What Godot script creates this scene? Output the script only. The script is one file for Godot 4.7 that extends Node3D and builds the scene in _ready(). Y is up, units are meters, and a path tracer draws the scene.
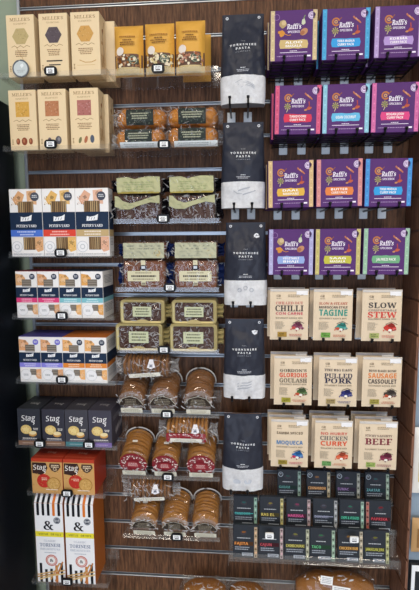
extends Node3D
# A shop's slat wall with crackers, cakes, biscuits, pasta, spice kits, recipe sachets and spices. Metres; print is laid out in millimetres.

const MM := 0.001
var used := {}
var M := {}
var glyphs := {}
var sans: SystemFont
var sans_bold: SystemFont
var serif: SystemFont
var serif_bold: SystemFont
var wrinkle := FastNoiseLite.new()
var fine := FastNoiseLite.new()
var biscuit_mesh: ArrayMesh

# ------------------------------------------------------------------ flat print: coloured shapes laid on a face
class Print:
	var v := PackedVector3Array()
	var n := PackedVector3Array()
	var c := PackedColorArray()
	var lay := 0.00022
	var on: Array
	var host
	func _init(h, level := 0, surface := []):
		# surface: [] flat at z 0, ["level", z], ["pouch", w, h, seed], ["pillow", w, h, depth, seed, least], ["loaf", z, half height], ["wavy", z, seed]
		host = h
		on = surface
		lay = 0.00022 + level * 0.00035
	func p3(p: Vector2) -> Vector3:
		var z := 0.0
		if not on.is_empty():
			match on[0]:
				"level":
					z = on[1]
				"pouch":
					z = host.pouch_z(p.x, p.y, on[1], on[2], on[3])
				"pillow":
					z = maxf(on[5], host.pillow_z(p.x, p.y, on[1], on[2], on[3], on[4]))
				"loaf":
					z = on[1] - 10.0 * pow(absf(p.y - on[2]) / on[2], 4.0)
				"wavy":
					z = on[1] + host.crease(p.x, p.y, on[2])
		return Vector3(p.x * 0.001, p.y * 0.001, z * 0.001 + lay)
	func tri(a: Vector2, b: Vector2, d: Vector2, col: Color):
		if (b - a).cross(d - a) > 0.0:
			var t := b
			b = d
			d = t
		var pa := p3(a)
		var pb := p3(b)
		var pd := p3(d)
		var nn := (pd - pa).cross(pb - pa).normalized()
		for q in [pa, pb, pd]:
			v.append(q)
			n.append(nn)
			c.append(col)
	func step():
		lay += 0.00004
	func poly(pts: Array, col: Color):
		var pk := PackedVector2Array(pts)
		var idx := Geometry2D.triangulate_polygon(pk)
		var k := col.srgb_to_linear()
		for i in range(0, idx.size(), 3):
			tri(pk[idx[i]], pk[idx[i + 1]], pk[idx[i + 2]], k)
		step()
	func cloth(pts: Array, col: Color, cell := 6.0):
		# an outline cut into small cells so that it follows a creased surface
		var pk := PackedVector2Array(pts)
		var lo := pk[0]
		var hi := pk[0]
		for p in pk:
			lo = lo.min(p)
			hi = hi.max(p)
		var k := col.srgb_to_linear()
		for i in int(ceil((hi.x - lo.x) / cell)):
			for j in int(ceil((hi.y - lo.y) / cell)):
				var o := lo + Vector2(i, j) * cell
				for piece in Geometry2D.intersect_polygons(pk, PackedVector2Array([o, o + Vector2(cell, 0), o + Vector2(cell, cell), o + Vector2(0, cell)])):
					var idx := Geometry2D.triangulate_polygon(piece)
					for q in range(0, idx.size(), 3):
						tri(piece[idx[q]], piece[idx[q + 1]], piece[idx[q + 2]], k)
		step()
	func rect(x: float, y: float, w: float, h: float, col: Color, cut := 1):
		# x, y: lower left corner
		var k := col.srgb_to_linear()
		for i in cut:
			for j in cut:
				var a := Vector2(x + w * i / cut, y + h * j / cut)
				var b := Vector2(x + w * (i + 1) / cut, y + h * j / cut)
				var d := Vector2(x + w * (i + 1) / cut, y + h * (j + 1) / cut)
				var e := Vector2(x + w * i / cut, y + h * (j + 1) / cut)
				tri(a, b, d, k)
				tri(a, d, e, k)
		step()
	func round_rect(x: float, y: float, w: float, h: float, r: float, col: Color):
		var pts := []
		for k in [[x + w - r, y + h - r, 0.0], [x + r, y + h - r, 0.5], [x + r, y + r, 1.0], [x + w - r, y + r, 1.5]]:
			for i in 4:
				var a: float = PI * (k[2] + i / 6.0)
				pts.append(Vector2(k[0] + r * cos(a), k[1] + r * sin(a)))
		poly(pts, col)
	func disc(x: float, y: float, rx: float, col: Color, ry := 0.0, turn := 0.0, seg := 18):
		var pts := []
		if ry == 0.0:
			ry = rx
		for i in seg:
			var a := TAU * i / seg
			pts.append(Vector2(x, y) + Vector2(rx * cos(a), ry * sin(a)).rotated(turn))
		poly(pts, col)
	func ring(x: float, y: float, r0: float, r1: float, col: Color, seg := 20, from := 0.0, to := TAU):
		var k := col.srgb_to_linear()
		for i in seg:
			var a := from + (to - from) * i / seg
			var b := from + (to - from) * (i + 1) / seg
			var ca := Vector2(cos(a), sin(a))
			var cb := Vector2(cos(b), sin(b))
			var o := Vector2(x, y)
			tri(o + ca * r0, o + ca * r1, o + cb * r1, k)
			tri(o + ca * r0, o + cb * r1, o + cb * r0, k)
		step()
	func stroke(pts: Array, w: float, col: Color):
		var k := col.srgb_to_linear()
		for i in pts.size() - 1:
			var d: Vector2 = (pts[i + 1] - pts[i]).normalized()
			var s := Vector2(-d.y, d.x) * w * 0.5
			var a: Vector2 = pts[i] - d * w * 0.25
			var b: Vector2 = pts[i + 1] + d * w * 0.25
			tri(a - s, b - s, b + s, k)
			tri(a - s, b + s, a + s, k)
		step()
	func blob(x: float, y: float, r: float, col: Color, seed_at: int, rough := 0.3, seg := 14, ry := 0.0):
		var rng := RandomNumberGenerator.new()
		rng.seed = seed_at
		var pts := []
		if ry == 0.0:
			ry = r
		for i in seg:
			var a := TAU * i / seg
			var q := 1.0 - rough * rng.randf()
			pts.append(Vector2(x + r * q * cos(a), y + ry * q * sin(a)))
		poly(pts, col)
	func words(x: float, y: float, w: float, h: float, rows: int, col: Color, seed_at: int, centred := true):
		# lines too small to read, as rows of short dashes; y is the top
		var rng := RandomNumberGenerator.new()
		rng.seed = seed_at
		var k := col.srgb_to_linear()
		for r in rows:
			var lw := w * rng.randf_range(0.7, 1.0)
			var at := x + ((w - lw) * 0.5 if centred else 0.0)
			var stop := at + lw
			var yy := y - h * (r + 0.75)
			while at < stop - 0.6:
				var ww := minf(rng.randf_range(1.6, 5.0), stop - at)
				tri(Vector2(at, yy), Vector2(at + ww, yy), Vector2(at + ww, yy + h * 0.5), k)
				tri(Vector2(at, yy), Vector2(at + ww, yy + h * 0.5), Vector2(at, yy + h * 0.5), k)
				at += ww + 0.8
		step()
	func text(s: String, x: float, y: float, h: float, col: Color, font: Font, fit := 0.0, turn := 0.0, slant := 0.0):
		# x: middle, y: base line, h: height of a capital, fit: width to fill
		var g: Dictionary = host.glyph(s, font)
		var k := col.srgb_to_linear()
		var sy: float = h / g.cap
		var sx := sy
		if fit > 0.0:
			sx = fit / maxf(g.width, 0.0001)
		var vs: PackedVector2Array = g.v
		for i in range(0, vs.size(), 3):
			var q := []
			for j in 3:
				var a := vs[i + j]
				var b := Vector2((a.x - g.mid) * sx + slant * a.y * sy, a.y * sy)
				q.append(Vector2(x, y) + b.rotated(turn))
			tri(q[0], q[1], q[2], k)
		step()
	func mesh() -> ArrayMesh:
		var m := ArrayMesh.new()
		var a := []
		a.resize(Mesh.ARRAY_MAX)
		a[Mesh.ARRAY_VERTEX] = v
		a[Mesh.ARRAY_NORMAL] = n
		a[Mesh.ARRAY_COLOR] = c
		m.add_surface_from_arrays(Mesh.PRIMITIVE_TRIANGLES, a)
		return m

func glyph(s: String, font: Font) -> Dictionary:
	var key := s + "|" + str(font.get_instance_id())
	if glyphs.has(key):
		return glyphs[key]
	var out := PackedVector2Array()
	var lo := INF
	var hi := -INF
	var cap := 0.0
	for pass_no in 2:
		var t := TextMesh.new()
		t.text = s if pass_no == 0 else "H"
		t.font = font
		t.font_size = 32
		t.pixel_size = 0.01
		t.depth = 0.0
		t.curve_step = 3.0
		t.horizontal_alignment = HORIZONTAL_ALIGNMENT_CENTER
		t.vertical_alignment = VERTICAL_ALIGNMENT_BOTTOM
		var a := t.get_mesh_arrays()
		var vs: PackedVector3Array = a[Mesh.ARRAY_VERTEX]
		var ix = a[Mesh.ARRAY_INDEX]
		var low := INF
		var top := -INF
		if pass_no == 1:
			for p in vs:
				low = minf(low, p.y)
				top = maxf(top, p.y)
			cap = top - low
			for i in out.size():
				out[i].y -= low
			continue
		if ix == null or ix.size() == 0:
			ix = range(vs.size())
		for i in ix:
			out.append(Vector2(vs[i].x, vs[i].y))
			lo = minf(lo, vs[i].x)
			hi = maxf(hi, vs[i].x)
	glyphs[key] = {"v": out, "cap": cap, "width": hi - lo, "mid": (hi + lo) * 0.5}
	return glyphs[key]

# ------------------------------------------------------------------ nodes
func numbered(called: String) -> String:
	var k: int = used.get(called, -1) + 1
	used[called] = k
	return called if k == 0 else "%s_%03d" % [called, k]

func thing(called: String, label: String, category: String, at: Vector3, group := "", turn := Vector3.ZERO) -> Node3D:
	var o := Node3D.new()
	o.name = numbered(called)
	add_child(o)
	o.position = at
	o.rotation = turn
	o.set_meta("label", label)
	o.set_meta("category", category)
	if group != "":
		o.set_meta("group", group)
	return o

func part(parent: Node, called: String, mesh: Mesh, mat: Material) -> MeshInstance3D:
	var o := MeshInstance3D.new()
	o.name = called
	o.mesh = mesh
	o.material_override = mat
	o.cast_shadow = GeometryInstance3D.SHADOW_CASTING_SETTING_ON
	parent.add_child(o, true)
	return o

func printed(parent: Node, called: String, p: Print, mat: Material = null) -> MeshInstance3D:
	return part(parent, called, p.mesh(), mat if mat else M.print)

func structure(called: String) -> Node3D:
	var o := Node3D.new()
	o.name = called
	add_child(o)
	o.set_meta("kind", "structure")
	return o

# ------------------------------------------------------------------ shapes
func tool(flat := true) -> SurfaceTool:
	var st := SurfaceTool.new()
	st.begin(Mesh.PRIMITIVE_TRIANGLES)
	st.set_smooth_group(-1 if flat else 0)
	return st

func done(st: SurfaceTool) -> ArrayMesh:
	st.generate_normals()
	return st.commit()

func face(st: SurfaceTool, pts: Array, centre: Vector3):
	var mid := Vector3.ZERO
	for p in pts:
		mid += p
	mid /= pts.size()
	if (pts[1] - pts[0]).cross(pts[2] - pts[0]).dot(mid - centre) > 0.0:
		pts = pts.duplicate()
		pts.reverse()
	for i in range(1, pts.size() - 1):
		for q in [pts[0], pts[i], pts[i + 1]]:
			st.add_vertex(q)

func cbox(st: SurfaceTool, lo: Vector3, hi: Vector3, c := 0.0006):
	var m := (lo + hi) * 0.5
	var h := (hi - lo) * 0.5
	c = minf(c, minf(h.x, minf(h.y, h.z)) * 0.9)
	for ax in 3:
		var b := (ax + 1) % 3
		var d := (ax + 2) % 3
		for s in [-1.0, 1.0]:
			var pts := []
			for k in [[-1, -1], [1, -1], [1, 1], [-1, 1]]:
				var p := Vector3.ZERO
				p[ax] = s * h[ax]
				p[b] = k[0] * (h[b] - c)
				p[d] = k[1] * (h[d] - c)
				pts.append(m + p)
			face(st, pts, m)
			for s2 in [-1.0, 1.0]:
				var e := []
				for k in [[0, -1], [0, 1], [1, 1], [1, -1]]:
					var p := Vector3.ZERO
					p[ax] = s * (h[ax] if k[0] == 0 else h[ax] - c)
					p[b] = s2 * (h[b] - c if k[0] == 0 else h[b])
					p[d] = k[1] * (h[d] - c)
					e.append(m + p)
				face(st, e, m)
	for sx in [-1.0, 1.0]:
		for sy in [-1.0, 1.0]:
			for sz in [-1.0, 1.0]:
				face(st, [m + Vector3(sx * h.x, sy * (h.y - c), sz * (h.z - c)), m + Vector3(sx * (h.x - c), sy * h.y, sz * (h.z - c)), m + Vector3(sx * (h.x - c), sy * (h.y - c), sz * h.z)], m)

func box_mesh(lo: Vector3, hi: Vector3, c := 0.0006) -> ArrayMesh:
	var st := tool()
	cbox(st, lo, hi, c)
	return done(st)

func mm(x: float, y: float, z: float) -> Vector3:
	return Vector3(x, y, z) * MM

func prism(st: SurfaceTool, pts: Array, z0: float, z1: float):
	# an outline (mm) in x, y pushed from z0 to z1
	var pk := PackedVector2Array(pts)
	var idx := Geometry2D.triangulate_polygon(pk)
	for k in [[z0, -1.0], [z1, 1.0]]:
		for i in range(0, idx.size(), 3):
			var t := []
			for j in 3:
				t.append(mm(pk[idx[i + j]].x, pk[idx[i + j]].y, k[0]))
			face(st, t, (t[0] + t[1] + t[2]) / 3.0 - Vector3(0, 0, k[1]))
	var ccw := not Geometry2D.is_polygon_clockwise(pk)
	for i in pk.size():
		var a := pk[i]
		var b := pk[(i + 1) % pk.size()]
		var out := Vector2(b.y - a.y, a.x - b.x).normalized() * (1.0 if ccw else -1.0)
		var q := [mm(a.x, a.y, z0), mm(b.x, b.y, z0), mm(b.x, b.y, z1), mm(a.x, a.y, z1)]
		var m: Vector3 = (q[0] + q[2]) * 0.5
		face(st, q, m - Vector3(out.x, out.y, 0))

func tube(st: SurfaceTool, pts: Array, r: float, seg := 8, cap := true):
	var rings := []
	for i in pts.size():
		var d: Vector3 = (pts[mini(i + 1, pts.size() - 1)] - pts[maxi(i - 1, 0)]).normalized()
		var side := d.cross(Vector3(1, 0.13, 0)).normalized()
		if side.length() < 0.5:
			side = d.cross(Vector3.UP).normalized()
		var up := side.cross(d).normalized()
		var ring := []
		for k in seg:
			var a := TAU * k / seg
			ring.append(pts[i] + (side * cos(a) + up * sin(a)) * r)
		rings.append(ring)
	for i in pts.size() - 1:
		var mid: Vector3 = (pts[i] + pts[i + 1]) * 0.5
		for k in seg:
			face(st, [rings[i][k], rings[i][(k + 1) % seg], rings[i + 1][(k + 1) % seg], rings[i + 1][k]], mid)
	if cap:
		face(st, rings[0], (pts[0] + pts[1]) * 0.5)
		face(st, rings[-1], (pts[-1] + pts[-2]) * 0.5)

# a closed sleeve round the x axis: half sizes a (up), b (deep), rounded by power; ends pinch to a fin; bumps crease it
func sleeve(length: float, a: float, b: float, power: float, bumps: float, fin: float, seed_at: int, flat: bool, seg := 24, along := 14, pinch := 0.12) -> ArrayMesh:
	var st := tool(flat)
	var rings := []
	for i in along + 1:
		var t := float(i) / along
		var e := absf(t * 2.0 - 1.0)
		var x := (t - 0.5) * length
		var s := 1.0 if e < 1.0 - pinch * 2.0 else lerpf(1.0, fin, pow((e - 1.0 + pinch * 2.0) / (pinch * 2.0), 1.6))
		var ring := []
		for k in seg:
			var q := TAU * k / seg
			var cy := signf(cos(q)) * pow(absf(cos(q)), 2.0 / power)
			var cz := signf(sin(q)) * pow(absf(sin(q)), 2.0 / power)
			var w := 1.0 + bumps * wrinkle.get_noise_3d(x * 900.0 + seed_at * 37.0, cy * 26.0 + seed_at, cz * 26.0)
			ring.append(Vector3(x, maxf(cy * a * w * lerpf(1.0, s, 0.9), -a), clampf(cz * b * w * s, -b * 1.05, b * 1.05)))
		rings.append(ring)
	for i in along:
		var mid := Vector3((float(i) + 0.5) / along * length - length * 0.5, 0, 0)
		for k in seg:
			var q := [rings[i][k], rings[i][(k + 1) % seg], rings[i + 1][(k + 1) % seg], rings[i + 1][k]]
			face(st, [q[0], q[1], q[2]], mid)
			face(st, [q[0], q[2], q[3]], mid)
	face(st, rings[0], Vector3.ZERO)
	face(st, rings[along], Vector3.ZERO)
	return done(st)

func make_biscuit() -> ArrayMesh:
	# unit disc round z, thickness 1 (scaled for each pack)
	var st := tool(false)
	var prof := [[0.0, 0.5], [0.5, 0.5], [0.8, 0.44], [0.95, 0.26], [1.0, 0.0], [0.95, -0.26], [0.8, -0.44], [0.0, -0.5]]
	var seg := 20
	for i in prof.size() - 1:
		for k in seg:
			var q := []
			for j in [[i, k], [i, k + 1], [i + 1, k + 1], [i + 1, k]]:
				var a = TAU * j[1] / seg
				var w := 1.0 + 0.02 * sin(a * 5.0) + 0.012 * sin(a * 9.0 + 1.0)
				q.append(Vector3(prof[j[0]][0] * cos(a) * w, prof[j[0]][0] * sin(a) * w, prof[j[0]][1]))
			if prof[i][0] > 0.0:
				face(st, [q[0], q[1], q[2]], Vector3.ZERO)
			if prof[i + 1][0] > 0.0:
				face(st, [q[0], q[2], q[3]], Vector3.ZERO)
			elif prof[i][0] > 0.0:
				pass
	return done(st)

# ------------------------------------------------------------------ materials
func mat(col: Color, rough := 0.5, metal := 0.0) -> StandardMaterial3D:
	var m := StandardMaterial3D.new()
	m.albedo_color = col
	m.roughness = rough
	m.metallic = metal
	m.metallic_specular = 0.3
	return m

func clear(col: Color, alpha: float, rough := 0.05) -> StandardMaterial3D:
	var m := mat(Color(col.r, col.g, col.b, alpha), rough)
	m.metallic_specular = 0.6
	m.transparency = BaseMaterial3D.TRANSPARENCY_ALPHA
	m.cull_mode = BaseMaterial3D.CULL_DISABLED
	return m

func wood(dark: Color, light: Color, seed_at: int) -> StandardMaterial3D:
	var s := 512
	var im := Image.create(s, s, true, Image.FORMAT_RGB8)
	var g := FastNoiseLite.new()
	g.seed = seed_at
	g.noise_type = FastNoiseLite.TYPE_SIMPLEX_SMOOTH
	g.frequency = 1.0
	for x in s:
		for y in s:
			# seamless by mirroring
			var u := absf(x - s * 0.5) / s
			var w := absf(y - s * 0.5) / s
			var broad := g.get_noise_2d(u * 14.0, w * 1.6) * 0.5 + 0.5
			var grain := g.get_noise_2d(u * 64.0 + broad * 2.0, w * 5.0 + 40.0) * 0.5 + 0.5
			var pore := g.get_noise_2d(u * 190.0, w * 12.0 + 90.0) * 0.5 + 0.5
			var k := clampf(0.5 + 1.35 * (0.3 * broad + 0.55 * grain + 0.3 * pore - 0.575), 0.0, 1.0)
			im.set_pixel(x, y, dark.lerp(light, k))
	im.generate_mipmaps()
	var m := mat(Color.WHITE, 0.5)
	m.albedo_texture = ImageTexture.create_from_image(im)
	m.uv1_triplanar = true
	m.uv1_world_triplanar = true
	m.uv1_scale = Vector3(2.6, 2.6, 2.6)
	return m

func speckled(dark: Color, light: Color, scale: float, rough: float, seed_at: int) -> StandardMaterial3D:
	var s := 256
	var im := Image.create(s, s, true, Image.FORMAT_RGB8)
	var g := FastNoiseLite.new()
	g.seed = seed_at
	g.frequency = 1.0
	for x in s:
		for y in s:
			var u := absf(x - s * 0.5) / s
			var w := absf(y - s * 0.5) / s
			var k := clampf(0.5 + 0.45 * g.get_noise_2d(u * 14.0, w * 14.0) + 0.45 * g.get_noise_2d(u * 70.0 + 50.0, w * 70.0), 0.0, 1.0)
			im.set_pixel(x, y, dark.lerp(light, k))
	im.generate_mipmaps()
	var m := mat(Color.WHITE, rough)
	m.albedo_texture = ImageTexture.create_from_image(im)
	m.uv1_triplanar = true
	m.uv1_scale = Vector3.ONE * scale
	return m

func make_materials():
	sans = SystemFont.new()
	sans.font_names = PackedStringArray(["Droid Sans"])
	sans_bold = SystemFont.new()
	sans_bold.font_names = PackedStringArray(["Droid Sans"])
	sans_bold.font_weight = 700
	serif = SystemFont.new()
	serif.font_names = PackedStringArray(["Droid Serif"])
	serif_bold = SystemFont.new()
	serif_bold.font_names = PackedStringArray(["Droid Serif"])
	serif_bold.font_weight = 700
	wrinkle.seed = 5
	wrinkle.noise_type = FastNoiseLite.TYPE_SIMPLEX
	wrinkle.frequency = 0.05
	fine.seed = 11
	fine.frequency = 0.03
	var p := mat(Color.WHITE, 0.5)
	p.vertex_color_use_as_albedo = true
	M.print = p
	M.wood = wood(Color("281a12"), Color("926647"), 3)
	M.wood_side = wood(Color("5c3e30"), Color("a87c64"), 8)
	M.sage = mat(Color("98a48e"), 0.75)
	M.backing = mat(Color("2a201c"), 0.8)
	M.aluminium = mat(Color("aeb4ba"), 0.35, 0.85)
	M.cabinet = mat(Color("10141c"), 0.35)
	M.cabinet_trim = mat(Color("1c2028"), 0.3, 0.6)
	M.post = mat(Color("8fa0ae"), 0.5)
	M.acrylic = clear(Color("c4ccd0"), 0.025, 0.04)
	M.film = clear(Color("ffffff"), 0.015, 0.05)
	M.film_frosted = clear(Color("e4e6e8"), 0.16, 0.15)
	M.film_glint = clear(Color("f2f4f6"), 0.42, 0.12)  # whitish, so that the ribbons read as glints on the film
	M.black_plastic = mat(Color("17181b"), 0.35)
	M.card = mat(Color("f1f2ef"), 0.6)
	M.black_wire = mat(Color("141316"), 0.3)
	M.plate = mat(Color("f4f9f9"), 0.3)
	M.purple = mat(Color("56306c"), 0.5)
	M.sachet = mat(Color("decbae"), 0.45)
	M.sachet_edge = mat(Color("b5b3b4"), 0.3)
	M.cream = mat(Color("e8d1a8"), 0.5)
	M.white_card = mat(Color("f0eeeb"), 0.45)
	M.pouch = mat(Color("2d303b"), 0.38)
	M.pouch_window = speckled(Color("c6c6c6"), Color("e6e8ea"), 8.0, 0.32, 21)
	M.base_fold = mat(Color("85868c"), 0.4)
	M.gusset = mat(Color("a5713c"), 0.4)
	M.charcoal = mat(Color("3a3b45"), 0.4)
	M.red_card = mat(Color("b8402a"), 0.42)
	M.kraft = mat(Color("cfa05e"), 0.5)
	M.orange_card = mat(Color("b3652a"), 0.5)
	M.orange_bag = mat(Color("dba548"), 0.36)
	M.biscuit = speckled(Color("80521e"), Color("c08438"), 30.0, 0.6, 4)
	M.biscuit_dark = speckled(Color("5c371a"), Color("9c6a34"), 30.0, 0.6, 6)
	M.bread = speckled(Color("8f5018"), Color("d8963e"), 14.0, 0.5, 9)
	M.bun = speckled(Color("74461a"), Color("b27834"), 14.0, 0.5, 19)
	M.cake = speckled(Color("5c3420"), Color("8a5436"), 14.0, 0.5, 12)
	M.fruit_cake = speckled(Color("24140f"), Color("603626"), 22.0, 0.5, 15)
	M.tray = mat(Color("d9d6d0"), 0.4)
	M.gold = mat(Color("b3a573"), 0.34, 0.25)
	M.black_film = mat(Color("1d1a1e"), 0.22)
	M.blue_film = mat(Color("22305c"), 0.25)
	M.green_label = mat(Color("cdd3ab"), 0.55)
	M.cream_label = mat(Color("d8d2b4"), 0.55)
	M.spice_card = mat(Color("2a2f36"), 0.4)
	M.floor = mat(Color("cfccc6"), 0.5)
	M.paint = mat(Color("d8d5cf"), 0.8)
	M.ceiling = mat(Color("e8e6e2"), 0.9)
	biscuit_mesh = make_biscuit()

# ------------------------------------------------------------------ camera, light
func set_view():
	var cam := Camera3D.new()
	cam.name = "camera"
	add_child(cam)
	cam.position = Vector3(0, 1.4512, 1.0889)
	cam.rotation = Vector3(-0.11451, 0.0783, -0.00569)
	cam.fov = rad_to_deg(2.0 * atan(295.0 / 450.0))
	cam.near = 0.02
	cam.far = 40.0
	cam.current = true
	var env := Environment.new()
	env.background_mode = Environment.BG_COLOR
	env.background_color = Color("c4d6ec")
	env.background_energy_multiplier = 1.0
	env.tonemap_mode = Environment.TONE_MAPPER_LINEAR
	env.tonemap_exposure = 1.0
	env.sdfgi_enabled = true
	env.ssao_enabled = true
	env.ssil_enabled = true
	var w := WorldEnvironment.new()
	w.name = "surroundings"
	w.environment = env
	add_child(w)
	# daylight from the shop window behind the viewer
	area_light("window_daylight", Vector3(0.1, 1.2, 3.28), Vector3(0, 0, 0), Vector2(2.6, 1.7), Color("d6e4ff"), 4.3)

func area_light(called: String, at: Vector3, turn: Vector3, size: Vector2, col: Color, energy: float):
	var l := AreaLight3D.new()
	l.name = called
	add_child(l)
	l.position = at
	l.rotation = turn
	l.area_size = size
	l.light_color = col
	l.light_energy = energy
	l.area_range = 12.0
	l.area_attenuation = 2.0
	l.shadow_enabled = true

func ceiling_panel(x: float, z: float, label: String, energy: float):
	var t := thing("ceiling_light", label, "light", Vector3(x, 2.75, z), "square light panels in the ceiling")
	part(t, "frame", box_mesh(Vector3(-0.31, -0.022, -0.31), Vector3(0.31, 0.0, 0.31), 0.003), M.card)
	var glow := mat(Color("fff6e6"), 0.6)
	glow.emission_enabled = true
	glow.emission = Color("fff0d8")
	glow.emission_energy_multiplier = 1.5
	part(t, "diffuser", box_mesh(Vector3(-0.29, -0.026, -0.29), Vector3(0.29, -0.021, 0.29), 0.001), glow)
	area_light("ceiling_panel_light", Vector3(x, 2.75 - 0.03, z), Vector3(-PI / 2, 0, 0), Vector2(0.56, 0.56), Color("fff0dc"), energy)

# ------------------------------------------------------------------ setting
func build_setting():
	var room := structure("floor")
	part(room, "slab", box_mesh(Vector3(-2.4, -0.08, -0.12), Vector3(2.6, 0, 3.5), 0.002), M.floor)
	room = structure("ceiling")
	part(room, "slab", box_mesh(Vector3(-2.4, 2.75, -0.12), Vector3(2.6, 2.85, 3.5), 0.002), M.ceiling)
	room = structure("wall_left")
	part(room, "slab", box_mesh(Vector3(-2.4, 0, -0.12), Vector3(-2.3, 2.75, 3.5), 0.002), M.paint)
	room = structure("wall_right")
	part(room, "slab", box_mesh(Vector3(2.5, 0, -0.12), Vector3(2.6, 2.75, 3.5), 0.002), M.paint)
	room = structure("wall_front")
	for b in [[-2.3, 0.0, -1.3, 2.75], [1.5, 0.0, 2.5, 2.75], [-1.3, 0.0, 1.5, 0.45], [-1.3, 2.25, 1.5, 2.75]]:
		part(room, "wall_block", box_mesh(Vector3(b[0], b[1], 3.4), Vector3(b[2], b[3], 3.5), 0.002), M.paint)
	room = structure("window_1")
	part(room, "pane", box_mesh(Vector3(-1.3, 0.45, 3.445), Vector3(1.5, 2.25, 3.451), 0.001), clear(Color("eef4f6"), 0.08, 0.02))
	for b in [[-1.3, 0.45, -1.25, 2.25], [1.45, 0.45, 1.5, 2.25], [-1.25, 0.45, 1.45, 0.5], [-1.25, 2.2, 1.45, 2.25], [0.08, 0.5, 0.13, 2.2]]:
		part(room, "frame_bar", box_mesh(Vector3(b[0], b[1], 3.42), Vector3(b[2], b[3], 3.475), 0.004), M.card)
	room = structure("wall_back")
	part(room, "painted_wall", box_mesh(Vector3(-2.3, 0, -0.12), Vector3(2.5, 2.75, -0.03), 0.001), M.sage)
	# slatted panel: boards with metal-lined grooves
	room = structure("wall_slatted")
	var x0 := -0.5275
	var x1 := 0.372
	part(room, "backing", box_mesh(Vector3(x0, 0.1, -0.03), Vector3(x1, 2.45, -0.018), 0.0005), M.backing)
	var board := box_mesh(Vector3(x0, -0.0335, -0.018), Vector3(x1, 0.0335, 0.0), 0.0012)
	var lip := tool()
	cbox(lip, Vector3(x0, -0.0042, -0.0176), Vector3(x1, 0.0042, -0.013), 0.0003)
	cbox(lip, Vector3(x0, -0.0042, -0.0176), Vector3(x1, -0.0016, 0.0012), 0.0005)
	cbox(lip, Vector3(x0, 0.0026, -0.0176), Vector3(x1, 0.0042, -0.001), 0.0003)
	var lip_mesh := done(lip)
	for k in range(-6, 25):
		var o := part(room, "board", board, M.wood)
		o.position.y = 2.0 - 0.075 * k - 0.0375
		if k > -6:
			o = part(room, "groove_strip", lip_mesh, M.aluminium)
			o.position.y = 2.0 - 0.075 * k
	room = structure("trim_1")
	part(room, "edge_strip", box_mesh(Vector3(-0.5350, 0.1, -0.03), Vector3(-0.5275, 2.45, 0.004), 0.0012), M.aluminium)
	room = structure("wall_return")
	part(room, "backing", box_mesh(Vector3(0.3755, 0.1, -0.03), Vector3(0.3775, 2.45, 0.1), 0.0004), M.wood_side)
	for k in range(-6, 25):
		var y := 2.0 - 0.075 * k
		part(room, "board", box_mesh(Vector3(0.372, y - 0.072, 0.0), Vector3(0.3755, y - 0.003, 0.1), 0.0008), M.wood_side)
	room = structure("trim_2")
	part(room, "panel", box_mesh(Vector3(0.3775, 0.1, 0.04), Vector3(1.3, 2.45, 0.08), 0.002), M.post)

func build_cabinet():
	var t := thing("tall_cabinet", "tall black cabinet standing left of the slatted wall", "cabinet", Vector3(-0.86, 0, 0.31))
	part(t, "body", box_mesh(Vector3(-0.29, 0.06, -0.31), Vector3(0.298, 1.782, 0.29), 0.003), M.cabinet)
	part(t, "plinth", box_mesh(Vector3(-0.27, 0.0, -0.29), Vector3(0.28, 0.06, 0.26), 0.002), M.cabinet_trim)
	var d := part(t, "door", box_mesh(Vector3(-0.288, 0.07, 0.291), Vector3(0.296, 1.778, 0.313), 0.003), M.cabinet)
	var st := tool(false)
	tube(st, [Vector3(0.22, 0.8, 0.31), Vector3(0.22, 0.8, 0.345), Vector3(0.22, 1.15, 0.345), Vector3(0.22, 1.15, 0.31)], 0.006)
	part(d, "handle", done(st), M.aluminium)

func build_neighbours():
	# packs at the edge of the next bay
	for a in [[410, 1232, 118, "c79a55", "tan snack packet at the right edge beside the stew sachet", "8a4b28"],
		[413, 886, 155, "e6e4dd", "white bordered snack packet at the right edge beside the beef sachet", "d8c58a"],
		[417, 742, 84, "c09a6a", "small tan snack packet at the right edge beside the red spice card", "8f6a3e"]]:
		var t := thing("snack_packet", a[4], "packet", mm(a[0], a[1], 92.5), "packets in the next bay")
		var w: float = 66.0
		var h: float = a[2]
		var st := tool(false)
		pillow(st, w, h, 22.0, int(h))
		part(t, "bag", done(st), mat(Color(a[3]), 0.4))
		var p := Print.new(self, 4, ["pillow", w, h, 22.0, int(h), 0.0])
		p.rect(-w * 0.36, h * 0.2, w * 0.72, h * 0.55, Color(a[5]), 5)
		p.words(-w * 0.3, h * 0.68, w * 0.6, 4.0, 4, Color("f4efe2"), 5)
		printed(t, "front_print", p)
	var s := thing("price_sign", "white price sign with black frame at the lower right edge", "sign", mm(420, 622, 93))
	part(s, "frame", box_mesh(mm(-36, 0, -12), mm(36, 92, 0), 0.001), M.black_plastic)
	var p2 := Print.new(self)
	p2.rect(-32, 5, 64, 82, Color("eceeef"))
	p2.rect(-24, 12, 50, 60, Color("2a2c31"))
	printed(s, "card", p2)

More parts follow.
